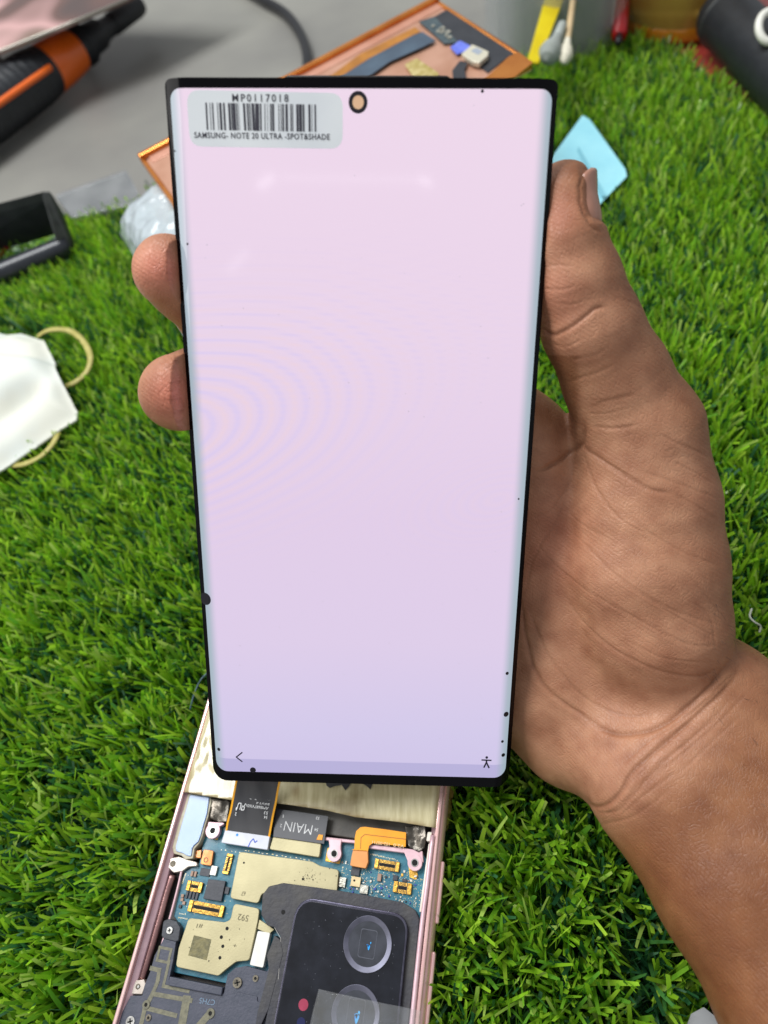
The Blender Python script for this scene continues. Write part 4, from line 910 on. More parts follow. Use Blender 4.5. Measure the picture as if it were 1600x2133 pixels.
M_scr2 = mat('grimy_screw', (128, 120, 104), (92, 86, 74), rough=.55, metal=.4, nscale=700, bump=.5)
screw((271, 2128), 9.5); screw((494, 2047), 9.5, M_scr2, 21.2); screw((353, 1938), 6.5, None, 21.3)
for p, r in (((304, 2093), 8), ((438, 2111), 9), ((532, 2038), 6), ((309, 2120), 6)):
    k = pmm(p, 20.9); o = disc('post_ring', p, 20.95, r*k, .4, M_tr if r > 7 else M_scr2, cvp, 22, r*k*.45); disc('post_hole', p, 20.8, r*k*.45, .05, M_hole, cvp, 14)
pprism('screw_tab', [(340, 1918), (352, 1914), (368, 1920), (376, 1932), (372, 1960), (366, 1962), (342, 1956), (336, 1950)], 20.9, 17.2, M_chip, ph, r=.7, bevel=.2)
tabm = pprism('metal_tab', [(283, 2042), (300, 2040), (304, 2050), (296, 2072), (272, 2071), (271, 2062)], 20.0, 17, mat('bare_metal', (206, 196, 186), (184, 172, 160), rough=.3, metal=.6, nscale=400), ph, r=.3, bevel=.2)
disc('tab_hole', (287, 2055), 20.1, 5*pmm((287, 2055), 20), .1, M_scr2, tabm, 18); disc('tab_pin', (288, 2055), 20.3, 2.4*pmm((287, 2055), 20), .2, M_steel, tabm, 12)
tab2 = pprism('metal_tab', [(352, 1788), (372, 1784), (410, 1796), (412, 1804), (392, 1806), (380, 1815), (362, 1818), (350, 1808)], 19.9, 17, bpy.data.materials['bare_metal'], ph, r=.5, bevel=.25)
disc('tab_hole', (360, 1799), 20.0, 6*pmm((360, 1799), 20), .1, M_scr2, tab2, 18)
pprism('label', [(537, 1939), (563, 1943), (548, 2016), (520, 2010)], 20.8, 18.6, mat('white_label', (232, 230, 222), (222, 218, 208), rough=.5, nscale=300, bump=.05), ph, r=.4)
pprism('cover_text_plate', [(540, 1915), (572, 1936), (560, 1946), (536, 1935)], 19.9, 18.6, M_shield, ph, r=.2)
tb('etched_letters', 'C7H5', (449, 2083), (417, 2078), 1.2, 20.75, mat('etched', (112, 134, 156), rough=.6), cvp)
tag_kids = None
# flexible cable of the display: rises from the board to the lower edge of the panel
zc = [21.2, 21.9, 23.0, 24.6, 27.0, 30.2, 34.0]
Lp = [(470, 1731), (473, 1712), (479, 1690), (484, 1664), (488, 1642), (492, 1620), (495, 1595)]
Rp = [(562, 1744), (566, 1722), (570, 1700), (576, 1672), (580, 1648), (585, 1622), (588, 1597)]
def ribbon(name, Lw, Rw, th, material, parent, smooth=True):
    n = len(Lw); Lw = spline(Lw, 4); Rw = spline(Rw, 4); n = len(Lw); V = np.vstack([Lw, Rw, Lw-[0, 0, th], Rw-[0, 0, th]]); Fc = []
    for i in range(n-1):
        Fc += [[i, n+i, n+i+1, i+1], [2*n+i, 2*n+i+1, 3*n+i+1, 3*n+i], [i, i+1, 2*n+i+1, 2*n+i], [n+i, 3*n+i, 3*n+i+1, n+i+1]]
    Fc += [[0, 2*n, 3*n, n], [n-1, 2*n-1, 4*n-1, 3*n-1]]
    o = mesh(name, V, Fc, material, parent, smooth); s_ = o.modifiers.new('es', 'EDGE_SPLIT'); s_.split_angle = 1; return o
LW = np.array([Wz(*p, z) for p, z in zip(Lp, zc)]); RW2 = np.array([Wz(*p, z) for p, z in zip(Rp, zc)])
# end of the cable tucks under the back of the panel
fl1 = ribbon('display_flex', LW, RW2, .25, mat('flex_display_black', (50, 50, 54), (74, 73, 75), rough=.36, nscale=50, stretch=(3, .6, 1), coat=.1), dsp)
wd = (RW2-LW)/np.linalg.norm(RW2-LW, axis=1)[:, None]
ribbon('flex_gold_edge', LW-wd*.05+[0, 0, .06], LW+wd*.5+[0, 0, .06], .2, M_goldedge, fl1); ribbon('flex_gold_edge', RW2-wd*.5+[0, 0, .06], RW2+wd*.05+[0, 0, .06], .2, M_goldedge, fl1)
lb = pprism('flex_label', [(469, 1729), (562, 1742), (557, 1770), (461, 1755)], 21.3, 19.2, mat('white_foam', (214, 216, 224), (204, 206, 216), rough=.5, nscale=400), fl1, r=.2)
M_pen = mat('blue_pen', (40, 84, 200), rough=.5)
disc('pen_dot', (494, 1739), 21.36, 2.6*pmm((494, 1739), 21), .03, mat('cyan_pen', (30, 140, 210), rough=.5), lb, 14)
strokes('pen_mark', [((517, 1764), (522, 1753)), ((522, 1753), (528, 1747)), ((528, 1747), (531, 1755)), ((531, 1755), (536, 1751))], 1.8, M_pen, lb, lambda p: Pz(p, 21.36), Z)
def tflex(s, p0, p1, h, z): return text('white_print', s, Wz(*p0, z), Wz(*p1, z), h, Z, M_print2, fl1, .12, .004)
tflex('BH2022', (564, 1662), (541, 1659), .75, 24.8); tflex('3  2', (536, 1661), (521, 1659), .75, 24.8)
tflex('REV3.4', (562, 1672), (535, 1669), .75, 24.3); tflex('AMB687VX01', (560, 1681.5), (514, 1675), .75, 23.9)
tflex('53', (559, 1691), (551, 1690), .8, 23.4); tflex('54', (558, 1700), (551, 1699), .8, 23.0); tflex('1', (494, 1682), (492, 1682), .8, 23.7); tflex('2', (494, 1693), (490.5, 1692.5), .8, 23.3)
tflex('\u042fU', (513, 1674), (497, 1671), 1.9, 24.0)
COVERS = []

# ------------------------------------------------------------------ things on and behind the mat
def cover(px, z, h): COVERS.append((Pz(px, z)[:, :2], h))
# spare display frame, resting on a wrapped block
PR = [Wd(290, 330, 320.4), Wd(910, 0, 338.2), Wd(1110, 130, 300.75)]; P4 = PR[0]+PR[2]-PR[1]
e1 = (PR[1]-PR[0])/np.linalg.norm(PR[1]-PR[0]); e2 = PR[2]-PR[1]; e2 -= e1*(e2@e1); e2 /= np.linalg.norm(e2); nS = np.cross(e1, e2); nS = nS if nS[2] > 0 else -nS
LS, WS = 165.0, 77.0
def S(u, v, h=0): return PR[0]+e1*u+e2*v+nS*h
def Sp(pts, lift=0): return Pp(pts, PR[0]+nS*lift, nS)
sp = thing('spare_phone_panel', S(LS/2, WS/2, -3), 'copper backed spare phone panel lying face down behind the display, its ribbon cable bare', 'phone panel')
M_cop = mat('copper_sheet', (204, 156, 132), (186, 136, 110), rough=.3, metal=.35, nscale=60, coat=.2)
M_cedge = mat('copper_edge', (226, 146, 70), (206, 124, 56), rough=.22, metal=.75, nscale=80)
extr('copper_plate', rnd([S(2.2, 3), S(LS-2.2, 3), S(LS-2.2, WS-2), S(2.2, WS-2)], 2), -nS*1.5, M_cop, sp, .2)
for (a, b_, c_, d_) in ((0, LS, 0, 3.0), (0, LS, WS-2.0, WS), (0, 2.2, 3.0, WS-2), (LS-2.2, LS, 3.0, WS-2)):
    hE = 2.6 if c_ == 0 and d_ == 3.0 else .8
    extr('edge_frame', [S(a, c_, hE), S(b_, c_, hE), S(b_, d_, hE), S(a, d_, hE)], -nS*(hE+3.4), M_cedge, sp, .7)
extr('edge_strip', [S(4, 3.0, .5), S(LS-2, 3.0, .5), S(LS-2, 8.5, .3), S(4, 8.5, .3)], -nS*.5, mat('pink_copper', (216, 162, 140), (204, 146, 122), rough=.3, metal=.4, nscale=60), sp, .15)
M_bk = mat('graphite_film', (32, 35, 42), (44, 46, 52), rough=.5, nscale=120)
extr('graphite_sheet', Sp([(937, 16), (1081, 107), (1060, 117), (1016, 151), (988, 131), (964, 113), (937, 89), (909, 69), (902, 36)], .5), -nS*.4, M_bk, sp, .1)
fb = extr('ribbon_cable', Sp([(700, 166), (770, 121), (860, 73), (880, 66), (908, 84), (880, 98), (812, 128), (758, 166)], 1.6), -nS*.4, mat('ribbon_slate', (70, 88, 104), (58, 72, 88), rough=.4, nscale=80), sp, .1)
extr('ribbon_edge', Sp([(686, 160), (750, 112), (865, 56), (876, 66), (860, 73), (770, 121), (700, 166)], 1.4), -nS*.3, mat('amber_film', (176, 116, 40), (150, 96, 32), rough=.3, nscale=120), sp, .1)
extr('end_strip', Sp([(1081, 108), (1110, 130), (1072, 160), (1046, 168), (1005, 168), (1040, 136), (1060, 117)], .9), -nS*.5, M_cedge, sp, .1)
extr('side_chip', Sp([(873, 44), (905, 34), (930, 60), (955, 88), (925, 90), (905, 72)], 1.2), -nS*.8, mat('film_teal', (46, 62, 70), (70, 84, 88), rough=.4, nscale=500), sp, .1)
for i in range(14):
    p = (cr_.uniform(902, 938), 0); p = (p[0], 52+(p[0]-902)*.62+cr_.uniform(-7, 7)); c = Sp([p], 1.6)[0]; s_ = cr_.uniform(.5, 1.2)
    extr('capacitor', [c-e1*s_-e2*s_, c+e1*s_-e2*s_, c+e1*s_+e2*s_, c-e1*s_+e2*s_], -nS*.6, M_silver, sp)
extr('blue_label', Sp([(938, 98), (958, 84), (982, 96), (974, 104), (952, 113)], 1.3), -nS*.5, mat('blue_film', (84, 100, 200), (110, 124, 214), rough=.4, nscale=300), sp, .05)
plug = extr('plug', Sp([(961, 112), (984, 92), (1018, 107), (1016, 116), (998, 131), (984, 128)], 3.0), -nS*2, mat('plug_cream', (206, 200, 180), rough=.4, metal=.3), sp, .2)
extr('plug_window', Sp([(981, 106), (992, 99), (1006, 106), (996, 114)], 3.1), -nS*.2, mat('plug_grey', (150, 158, 170), rough=.3), plug)
extr('gold_grid', Sp([(843, 134), (868, 121), (914, 152), (912, 168), (866, 168)], 1.2), -nS*.4, mat('olive_gold', (176, 156, 84), (214, 196, 140), rough=.35, metal=.4, nscale=300), sp, .1)
extr('flex_tail', Sp([(942, 146), (958, 126), (975, 130), (968, 144), (972, 168), (944, 168)], 1.4), -nS*.4, M_bk, sp, .1)
# cushioned wrap underneath
M_wrap = bpy.data.materials.new('bubble_wrap'); M_wrap.use_nodes = True; nt = M_wrap.node_tree; b = nt.nodes['Principled BSDF']
b.inputs['Base Color'].default_value = (*s2l((196, 206, 212)), 1); b.inputs['Roughness'].default_value = .18; b.inputs['Coat Weight'].default_value = .6; b.inputs['Alpha'].default_value = .8
vo = nt.nodes.new('ShaderNodeTexVoronoi'); vo.inputs['Scale'].default_value = 160; tc = nt.nodes.new('ShaderNodeTexCoord'); nt.links.new(tc.outputs['Object'], vo.inputs[0])
bp = nt.nodes.new('ShaderNodeBump'); bp.inputs['Strength'].default_value = 1; bp.inputs['Distance'].default_value = .002; nt.links.new(vo.outputs['Distance'], bp.inputs['Height']); nt.links.new(bp.outputs[0], b.inputs['Normal'])
def pillow(name, corners, zt, zb_, material, n=34, amp=2.0, seed=3, label=None, cat=None, ex_=5):
    c = np.array(corners)[:, :2]; V = []; G = {}
    def bil(s, t): return (c[0]*(1-s)+c[1]*s)*(1-t)+(c[3]*(1-s)+c[2]*s)*t
    for side_ in (0, 1):
        for i in range(n+1):
            for j in range(n+1):
                s, t = i/n, j/n; f_ = (1-abs(2*s-1)**ex_)*(1-abs(2*t-1)**ex_); zm = (zt+zb_)/2
                p = bil(s, t); G[(side_, i, j)] = len(V); V.append([*p, zm+(1 if side_ == 0 else -1)*(zt-zb_)/2*f_**.5])
    V = np.array(V); k = (n+1)**2
    V[:k, 2] += lump(V[:k], .16, seed)*amp+lump(V[:k], .5, seed+1)*amp*.5
    Fc = []
    for sd_ in (0, 1):
        for i in range(n):
            for j in range(n): Fc.append([G[(sd_, i, j)], G[(sd_, i+1, j)], G[(sd_, i+1, j+1)], G[(sd_, i, j+1)]])
    bpv = np.array([*bil(.5, .5), zb_]); o = mesh(name, V, Fc, material, None, True, origin=bpv)
    return tag(o, label, cat)
gr = [S(-24, 2, 0), S(118, 4, 0), S(118, 68, 0), S(-24, 96, 0)]
wr = pillow('bubble_wrap_pouch', gr, 58, 12, M_wrap, 60, 2.4, 41, 'crumpled clear bubble wrap pouch beneath the copper coloured spare panel', 'bubble wrap', 7)
COVERS.append((np.array(gr)[:, :2], 9))
# clear plastic bag or box to the left of the pouch
M_clear = mat('hazy_plastic', (128, 131, 134), (160, 162, 164), rough=.2, nscale=70, bump=.6, bscale=120, alpha=.42, coat=.5)
bx = thing('clear_plastic_box', Wz(200, 420, 2), 'low clear plastic box between the black stand and the bubble wrap', 'plastic box')
top = Pz([(112, 405), (262, 352), (300, 420), (150, 452)], 20)
extr('box_lid', rnd(top, 3), (0, 0, -1.5), M_clear, bx, .5)
bt = top*[1, 1, 0]; cenb = top.mean(0)
for i in range(4):
    a, b_ = top[i].copy(), top[(i+1) % 4].copy(); a[2] = b_[2] = 18.2; a = a+(cenb-a)*.02*[1, 1, 0]; b_ = b_+(cenb-b_)*.02*[1, 1, 0]; inn_ = (cenb-(a+b_)/2)*[1, 1, 0]; inn_ /= np.linalg.norm(inn_)
    extr('box_side', [a, b_, b_+inn_*1.2, a+inn_*1.2], (0, 0, -16.5), M_clear, bx, .2)
cover([(105, 408), (262, 345), (315, 420), (150, 460)], 14, 4)
# black stand at the left
M_bp = mat('black_plastic', (26, 27, 30), (36, 37, 40), rough=.42, nscale=200, bump=.1)
M_bp2 = mat('worn_black_plastic', (66, 68, 68), (48, 49, 50), rough=.4, nscale=200)
st_ = thing('black_stand', Wz(60, 520, 2), 'black plastic stand with an open window on the grass at the left edge', 'stand')
def quadbox(name, px, z1, z0, m_, par, bevel=.8): return pprism(name, px, z1, z0, m_, par, bevel=bevel)
# heights: a tall back wall, a sloping right cheek and a low front bar
extr('back_wall', [Wz(-190, 470, 44), Wz(96, 396, 44), Wz(118, 470, 20), Wz(-190, 560, 20)], (0, 0, -5), M_bk, st_, .8)
extr('cheek', [Wz(84, 400, 46), Wz(105, 394, 46), Wz(152, 510, 20), Wz(122, 528, 20)], (0, 0, -12), M_bp2, st_, 1.2)
tube('front_bar', [Wz(-200, 636, 19), Wz(0, 572, 19), Wz(128, 520, 19), Wz(142, 512, 19)], 6.0, mat('front_bar_plastic', (30, 33, 40), (38, 41, 48), rough=.3, nscale=200), st_, 16, fy=1.0)
extr('base', [Wz(-200, 640, 10), Wz(0, 580, 10), Wz(140, 540, 10), Wz(150, 520, 10), Wz(-200, 600, 10)], (0, 0, -8), M_bp, st_, 1)
tube('red_wire', spline([Wz(-20, 560, 15), Wz(20, 512, 16), Wz(60, 500, 15), Wz(100, 480, 16)], 6), 1.3, mat('red_wire', (130, 30, 24), rough=.4), st_, 8)
cover([(-200, 630), (0, 572), (150, 505), (165, 545), (0, 615), (-200, 690)], 10, 4)
cover([(-190, 470), (96, 396), (120, 480), (-190, 560)], 20, 5)
# orange and black hand tool
ha = Wz(-140, 312, 21); hb = Wz(300, 4, 21); hax = (hb-ha)/np.linalg.norm(hb-ha)
tool = thing('orange_hand_tool', Wz(60, 180, 2), 'black and orange handled hand tool lying on the grey bench', 'hand tool')
def along(px, py):  # distance along the axis of the point nearest to a pixel
    r_ = ray(px, py); A = np.array([[hax@hax, -(hax@r_)], [hax@r_, -(r_@r_)]]); b_ = np.array([(CAM-ha)@hax, (CAM-ha)@r_]); return np.linalg.solve(A, b_)[0]
t0, t1, t2, t3, t4 = along(-140, 312), along(95, 140), along(150, 100), along(200, 62), along(290, 8)
k_ = 476/F
pr = []
for i in range(60):
    t = t0+(t1-t0)*i/59; r_ = 19.5-2.0*(i/59)+.35*math.sin(i*1.9); pr.append((r_ if i < 52 else r_-(i-52)*.25, t))
M_bt = mat('tool_rubber', (24, 27, 32), (32, 35, 40), rough=.5, nscale=200, bump=.2)
lathe('grip', ha, hax, [(0, t0)]+pr+[(0, t1)], M_bt, tool, 40)
lathe('orange_collar', ha, hax, [(15.5, t1-2), (16.2, t1), (15.6, (t1+t2)/2), (14, t2), (0, t2)], mat('tool_orange', (232, 104, 20), (226, 98, 14), rough=.38, nscale=60, coat=.3), tool, 40)
lathe('nozzle', ha, hax, [(12.5, t2-1), (12.5, t2+6), (13.8, t2+7), (13.8, t2+11), (11, t2+12), (10, t3), (7.5, t3+4), (6.8, t3+14), (7.6, t3+15), (7.2, t4-4), (6.2, t4), (0, t4)], M_bt, tool, 32)
sp_ = ha+hax*(t0+10); up2 = np.cross(hax, c_right); 
lo_side = np.cross(hax, Z); lo_side = lo_side if lo_side@c_up < 0 else -lo_side
tube('orange_stripe', [ha+hax*t+lo_side*17.4+Z*7 for t in np.linspace(t0, t1-8, 12)], 2.2, bpy.data.materials['tool_orange'], tool, 10)
# glossy tray top left, reflections painted into its colour as noise patches
M_pl = bpy.data.materials.new('painted_reflection'); M_pl.use_nodes = True; nt = M_pl.node_tree; b = nt.nodes['Principled BSDF']; b.inputs['Roughness'].default_value = .2; b.inputs['Metallic'].default_value = .2
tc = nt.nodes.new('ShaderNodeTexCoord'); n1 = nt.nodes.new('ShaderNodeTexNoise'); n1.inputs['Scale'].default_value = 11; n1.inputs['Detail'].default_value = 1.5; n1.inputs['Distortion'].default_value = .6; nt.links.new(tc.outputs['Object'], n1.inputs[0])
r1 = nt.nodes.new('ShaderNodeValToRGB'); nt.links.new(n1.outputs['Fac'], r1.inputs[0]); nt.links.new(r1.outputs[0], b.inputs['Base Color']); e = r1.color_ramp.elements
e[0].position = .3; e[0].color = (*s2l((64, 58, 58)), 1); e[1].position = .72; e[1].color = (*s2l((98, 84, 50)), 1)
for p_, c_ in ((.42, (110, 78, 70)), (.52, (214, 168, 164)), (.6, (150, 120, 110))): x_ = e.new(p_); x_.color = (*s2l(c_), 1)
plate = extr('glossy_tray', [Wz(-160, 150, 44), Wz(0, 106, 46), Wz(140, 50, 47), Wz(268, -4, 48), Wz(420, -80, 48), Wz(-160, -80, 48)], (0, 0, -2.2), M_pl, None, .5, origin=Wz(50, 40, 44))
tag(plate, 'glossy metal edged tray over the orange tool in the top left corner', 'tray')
tube('tray_rim', [Wz(-160, 151, 45), Wz(0, 107, 47), Wz(140, 51, 48), Wz(268, -3, 49)], .9, mat('rim_steel', (170, 166, 156), rough=.3, metal=.7), plate, 8)
tube('tray_leg', [Wz(-40, 60, 44), Wz(-40, 60, 44)*[1, 1, 0]+[0, 0, 1]], 3, M_bp2, plate, 10)
tube('tray_leg', [Wz(100, -40, 46), Wz(100, -40, 46)*[1, 1, 0]+[0, 0, 1]], 3, M_bp2, plate, 10)
# cable
cb = spline([Wz(430, -70, 5), Wz(500, -28, 5), Wz(548, 0, 5), Wz(592, 26, 5), Wz(620, 60, 5), Wz(636, 98, 5), Wz(640, 140, 5), Wz(632, 200, 4)], 8)
tag(tube('black_cable', cb, 3.4, mat('cable_rubber', (18, 18, 22), rough=.4), None, 12, origin=Wz(600, 40, 2)), 'black cable curving across the grey bench above the display', 'cable')
# clear cup with ruler and cotton swabs
cc = Wz(1150, 118, 0); cc = cc+wy_*0
cupax = Z
cup = thing('clear_cup', cc, 'hazy clear plastic cup at the back of the bench behind the grass', 'cup')
lathe('cup_wall', cc, Z, [(42, 0), (44, 60), (46, 130), (45, 130), (43, 60), (41, 1), (0, 1), (0, 0), (42, 0)], mat('cup_plastic', (206, 210, 210), (170, 174, 174), rough=.12, nscale=14, alpha=.3, coat=.6, stretch=(1, 1, .15)), cup, 56)
lathe('cup_lining', cc, Z, [(34, 1.5), (36, 90), (35, 90), (33, 3), (0, 3), (0, 1.5), (34, 1.5)], mat('lining_grey', (196, 198, 196), (116, 120, 122), rough=.3, nscale=34, alpha=.6, stretch=(1, 1, .1)), cup, 40)
dC = 385.0
M_yel = mat('yellow_plastic', (226, 204, 26), (214, 190, 20), rough=.35, nscale=80)
yr = extr('yellow_stick', [Wd(1098, 128, 366), Wd(1122, 132, 366), Wd(1176, -6, 388), Wd(1196, -60, 398), Wd(1158, -60, 398), Wd(1136, -6, 388)], c_fwd*2.0, M_yel, None, .4, origin=Wd(1110, 130, 368))
tag(yr, 'flat yellow plastic stick leaning in front of the clear cup', 'stick')
def swab(pxs, ds, r, stickm, headm, lab, hl=10):
    P = [Wd(*p, d) for p, d in zip(pxs, ds)]; t = thing('cotton_swab', P[0], lab, 'cotton swab')
    tube('stick', P, r, stickm, t, 8); ax2 = (P[1]-P[0])/np.linalg.norm(P[1]-P[0])
    lathe('cotton_head', P[0], ax2, [(0, -2), (r*1.5, 0), (r*2.3, 4), (r*2.0, 8), (r*1.2, 13), (r, 17)], headm, t, 16); return t
M_wood = mat('pale_wood', (214, 190, 150), (200, 172, 130), rough=.6, nscale=200); M_cot = mat('cotton', (226, 220, 200), (210, 204, 184), rough=.9, nscale=400, bump=.4)
swab([(1176, 126), (1186, 60), (1198, -30)], [362, 372, 386], 1.7, M_wood, M_cot, 'wooden cotton swab standing before the clear cup, right of the yellow stick')
swab([(1140, 122), (1158, 84), (1172, 52)], [362, 366, 370], 2.6, mat('grey_paper', (176, 182, 176), rough=.6), mat('grey_cotton', (150, 156, 150), rough=.9), 'short grey swab between the yellow stick and the wooden swab')
# jar, red case and marker at the right rear
jc = Wz(1408, 44, 8)
jar = thing('amber_jar', jc, 'amber glass jar standing at the back right corner', 'jar')
M_amb = mat('amber_glass', (196, 164, 84), (176, 138, 60), rough=.15, nscale=20, coat=.6, trans=.35)
lathe('jar_body', jc, Z, [(0, 0), (31, 0), (34.5, 3), (35, 8), (35, 80), (33, 86), (0, 86)], M_amb, jar, 48)
lathe('jar_base_band', jc, Z, [(34.4, 2.4), (35.6, 4), (35.6, 9), (35.1, 10), (34.4, 2.4)], mat('amber_dark', (190, 118, 30), rough=.2, coat=.5), jar, 48)
rc = pprism('red_case', [(1300, -60), (1296, 60), (1370, 130), (1500, 236), (1640, 260), (1760, 180), (1620, -60)], 7.5, 0, mat('red_case', (178, 72, 62), (164, 58, 52), rough=.35, nscale=30, coat=.2), None, r=6, bevel=1, origin=Wz(1450, 100, 0))
tag(rc, 'flat red case on the bench beneath the amber jar', 'case')
mk = thing('red_marker', Wz(1285, 70, 2), 'red stick standing between the clear cup and the amber jar', 'marker')
tube('barrel', [Wd(1290, 74, 400), Wd(1297, 0, 415), Wd(1302, -50, 425)], 4.2, mat('marker_red', (186, 16, 24), rough=.3, coat=.4), mk, 16)
tube('tip', [Wd(1288, 90, 396), Wd(1290, 74, 400)], 2.0, M_bp, mk, 12)
lump_ = pillow('dark_putty', [Wz(1318, 40, 14), Wz(1352, 36, 14), Wz(1372, 66, 14), Wz(1326, 66, 14)], 20, 6, M_bp, 14, 1.2, 77, 'small crumpled black scrap at the far corner of the grass', 'scrap')
# black barrel with a white ring at the right edge
ba, bb2 = Wz(1503, 30, 27), Wz(1700, 232, 27); bax = (bb2-ba)/np.linalg.norm(bb2-ba); LB = np.linalg.norm(bb2-ba)
br = thing('black_barrel', Wz(1580, 110, 8), 'thick black cylindrical handle at the right rear edge', 'handle')
lathe('barrel', ba, bax, [(0, -2), (11, -2), (14.5, 1), (15, 5), (15, LB), (0, LB)], M_bt, br, 40)
upb = np.cross(bax, c_right); upb = upb if upb[2] > 0 else -upb; upb /= np.linalg.norm(upb)
lathe('end_cap', ba, bax, [(15, 7), (15.4, 7.5), (15.4, 9), (15, 9.5)], M_bp2, br, 40)
rg = spline([Wd(1604, 56, 340)+(c_right*math.cos(t)*5.6+c_up*math.sin(t)*7.5) for t in np.linspace(0, 2*math.pi, 20)], 3)
tag(tube('white_ring', rg, 1.9, mat('white_plastic', (226, 224, 214), rough=.35), None, 10, origin=Wd(1592, 70, 340)), 'small white plastic ring resting on the black cylindrical handle', 'ring')
# pale blue card
fz = 16.5
fc = Pz([(1213, 249), (1229, 258), (1303, 352), (1306, 367), (1244, 427), (1130, 470), (1100, 400)], fz)
fc[:, 2] += [2.5, 2, 0, 0, -1, 0, 1.5]; fcr = rnd(fc, [1, 1, .8, .8, 1, 1, 1], 4)
card = extr('pale_blue_card', fcr, (0, 0, -.5), mat('cyan_card', (150, 216, 232), (164, 226, 238), rough=.3, nscale=60, coat=.3), None, .1, origin=fc.mean(0))
tag(card, 'pale blue plastic square lying on the grass behind the thumb', 'card')
V_ = [fc[0]*.5+fc[1]*.5*1]; 
cA = Pz([(1187, 285), (1258, 408)], fz+.6); dd = cA[1]-cA[0]; dd /= np.linalg.norm(dd); sd_ = np.cross(dd, Z)*1.1
cA[0][2] += 1.2; mesh('fold', [cA[0]-sd_, cA[0]+sd_, cA[1]+sd_, cA[1]-sd_], [[0, 1, 2, 3]], mat('fold_blue', (126, 190, 206), rough=.4), card)
cover([(1205, 240), (1235, 250), (1312, 350), (1310, 375), (1244, 436), (1130, 475), (1095, 400)], fz, 11)
# folded face mask with elastic loops
mpx = [(-150, 640), (0, 680), (30, 676), (84, 698), (114, 762), (134, 802), (156, 852), (153, 866), (120, 884), (60, 928), (0, 968), (-150, 1060)]
mk_ = thing('face_mask', Wz(30, 830, 12), 'folded white face mask with yellowed elastic loops on the grass at the left edge', 'face mask')
def mfold(V):
    q_ = toPx(V); x, y = q_[:, 0], q_[:, 1]
    V[:, 2] += 5*np.exp(-((y-(800-.05*x))/46)**2)+3*np.exp(-((y-710)/25)**2)
    d = ((y-(905-.55*x)+40)/24); V[:, 2] -= 6*np.exp(-d**2)*ss(x, 130, 60)
    d2 = (y-(742+.12*x)); V[:, 2] += 1.6*np.tanh(d2/5)
    cx, cy = q_[:, 0], q_[:, 1]
    P_ = np.array(mpx, float); dm = np.full(len(V), 1e9)
    for i in range(len(P_)-1):
        a, b_ = P_[i], P_[i+1]; t = np.clip(((q_[:, :2]-a)@(b_-a))/((b_-a)@(b_-a)), 0, 1); dm = np.minimum(dm, np.linalg.norm(q_[:, :2]-a-t[:, None]*(b_-a), axis=1))
    V[:, 2] -= 4.5*np.exp(-(dm/24)**2)
    return V
M_mask = mat('mask_fabric', (206, 212, 208), (212, 212, 200), rough=.75, nscale=40, bump=.05, bscale=2500)
sheet('mask_body', mpx, 23, 1.2, M_mask, mk_, 1.1, .5, .15, 51, mfold)
M_el = mat('old_elastic', (162, 152, 76), (178, 168, 96), rough=.5, nscale=200)
flat = lambda i: [(1.45*math.cos(2*math.pi*k/10), .7*math.sin(2*math.pi*k/10)) for k in range(10)]
def band(pts, zs, name='elastic_loop'):
    P = spline([Wz(*p, z) for p, z in zip(pts, zs)], 8); V, Fc = sweep(P, flat); mesh(name, V, Fc, M_el, mk_, True)
band([(80, 700), (96, 690), (118, 686), (148, 690), (174, 712), (188, 742), (182, 772), (160, 794), (136, 806)], [18, 20, 21, 21, 21, 21, 20, 19, 18])
band([(-20, 955), (10, 966), (44, 968), (80, 954), (106, 930), (120, 905), (121, 888)], [16, 18, 19, 20, 20, 19, 17])
cover([(-150, 630), (0, 665), (95, 685), (130, 755), (172, 858), (130, 905), (0, 990), (-150, 1090)], 14, 8)
# small scraps
tag(tube('white_thread', spline([Wz(1566, 1268, 17), Wz(1562, 1284, 18), Wz(1572, 1296, 19), Wz(1584, 1304, 18), Wz(1582, 1318, 17)], 6), .32, mat('thread_white', (190, 190, 180), rough=.5), None, 8, origin=Wz(1572, 1296, 16)), 'short white curled thread in the grass right of the wrist', 'thread')
tag(tube('blue_thread', spline([Wz(396, 1478, 16), Wz(404, 1448, 17.5), Wz(416, 1420, 18), Wz(430, 1404, 18), Wz(446, 1392, 17)], 6), .28, mat('thread_blue', (64, 92, 104), rough=.4), None, 8, origin=Wz(416, 1420, 15)), 'thin blue thread lying in the grass left of the display', 'thread')
ps = extr('paper_scrap', Pz([(1432, 2133), (1440, 2112), (1466, 2098), (1500, 2125), (1520, 2190), (1440, 2190)], 15), (0, 0, -.4), mat('paper', (150, 152, 154), rough=.6), None, 0, origin=Wz(1460, 2140, 14)); tag(ps, 'white paper corner under the forearm at the lower edge', 'paper')
cover([(1425, 2140), (1436, 2105), (1466, 2090), (1510, 2120), (1530, 2200), (1430, 2200)], 14, 12)

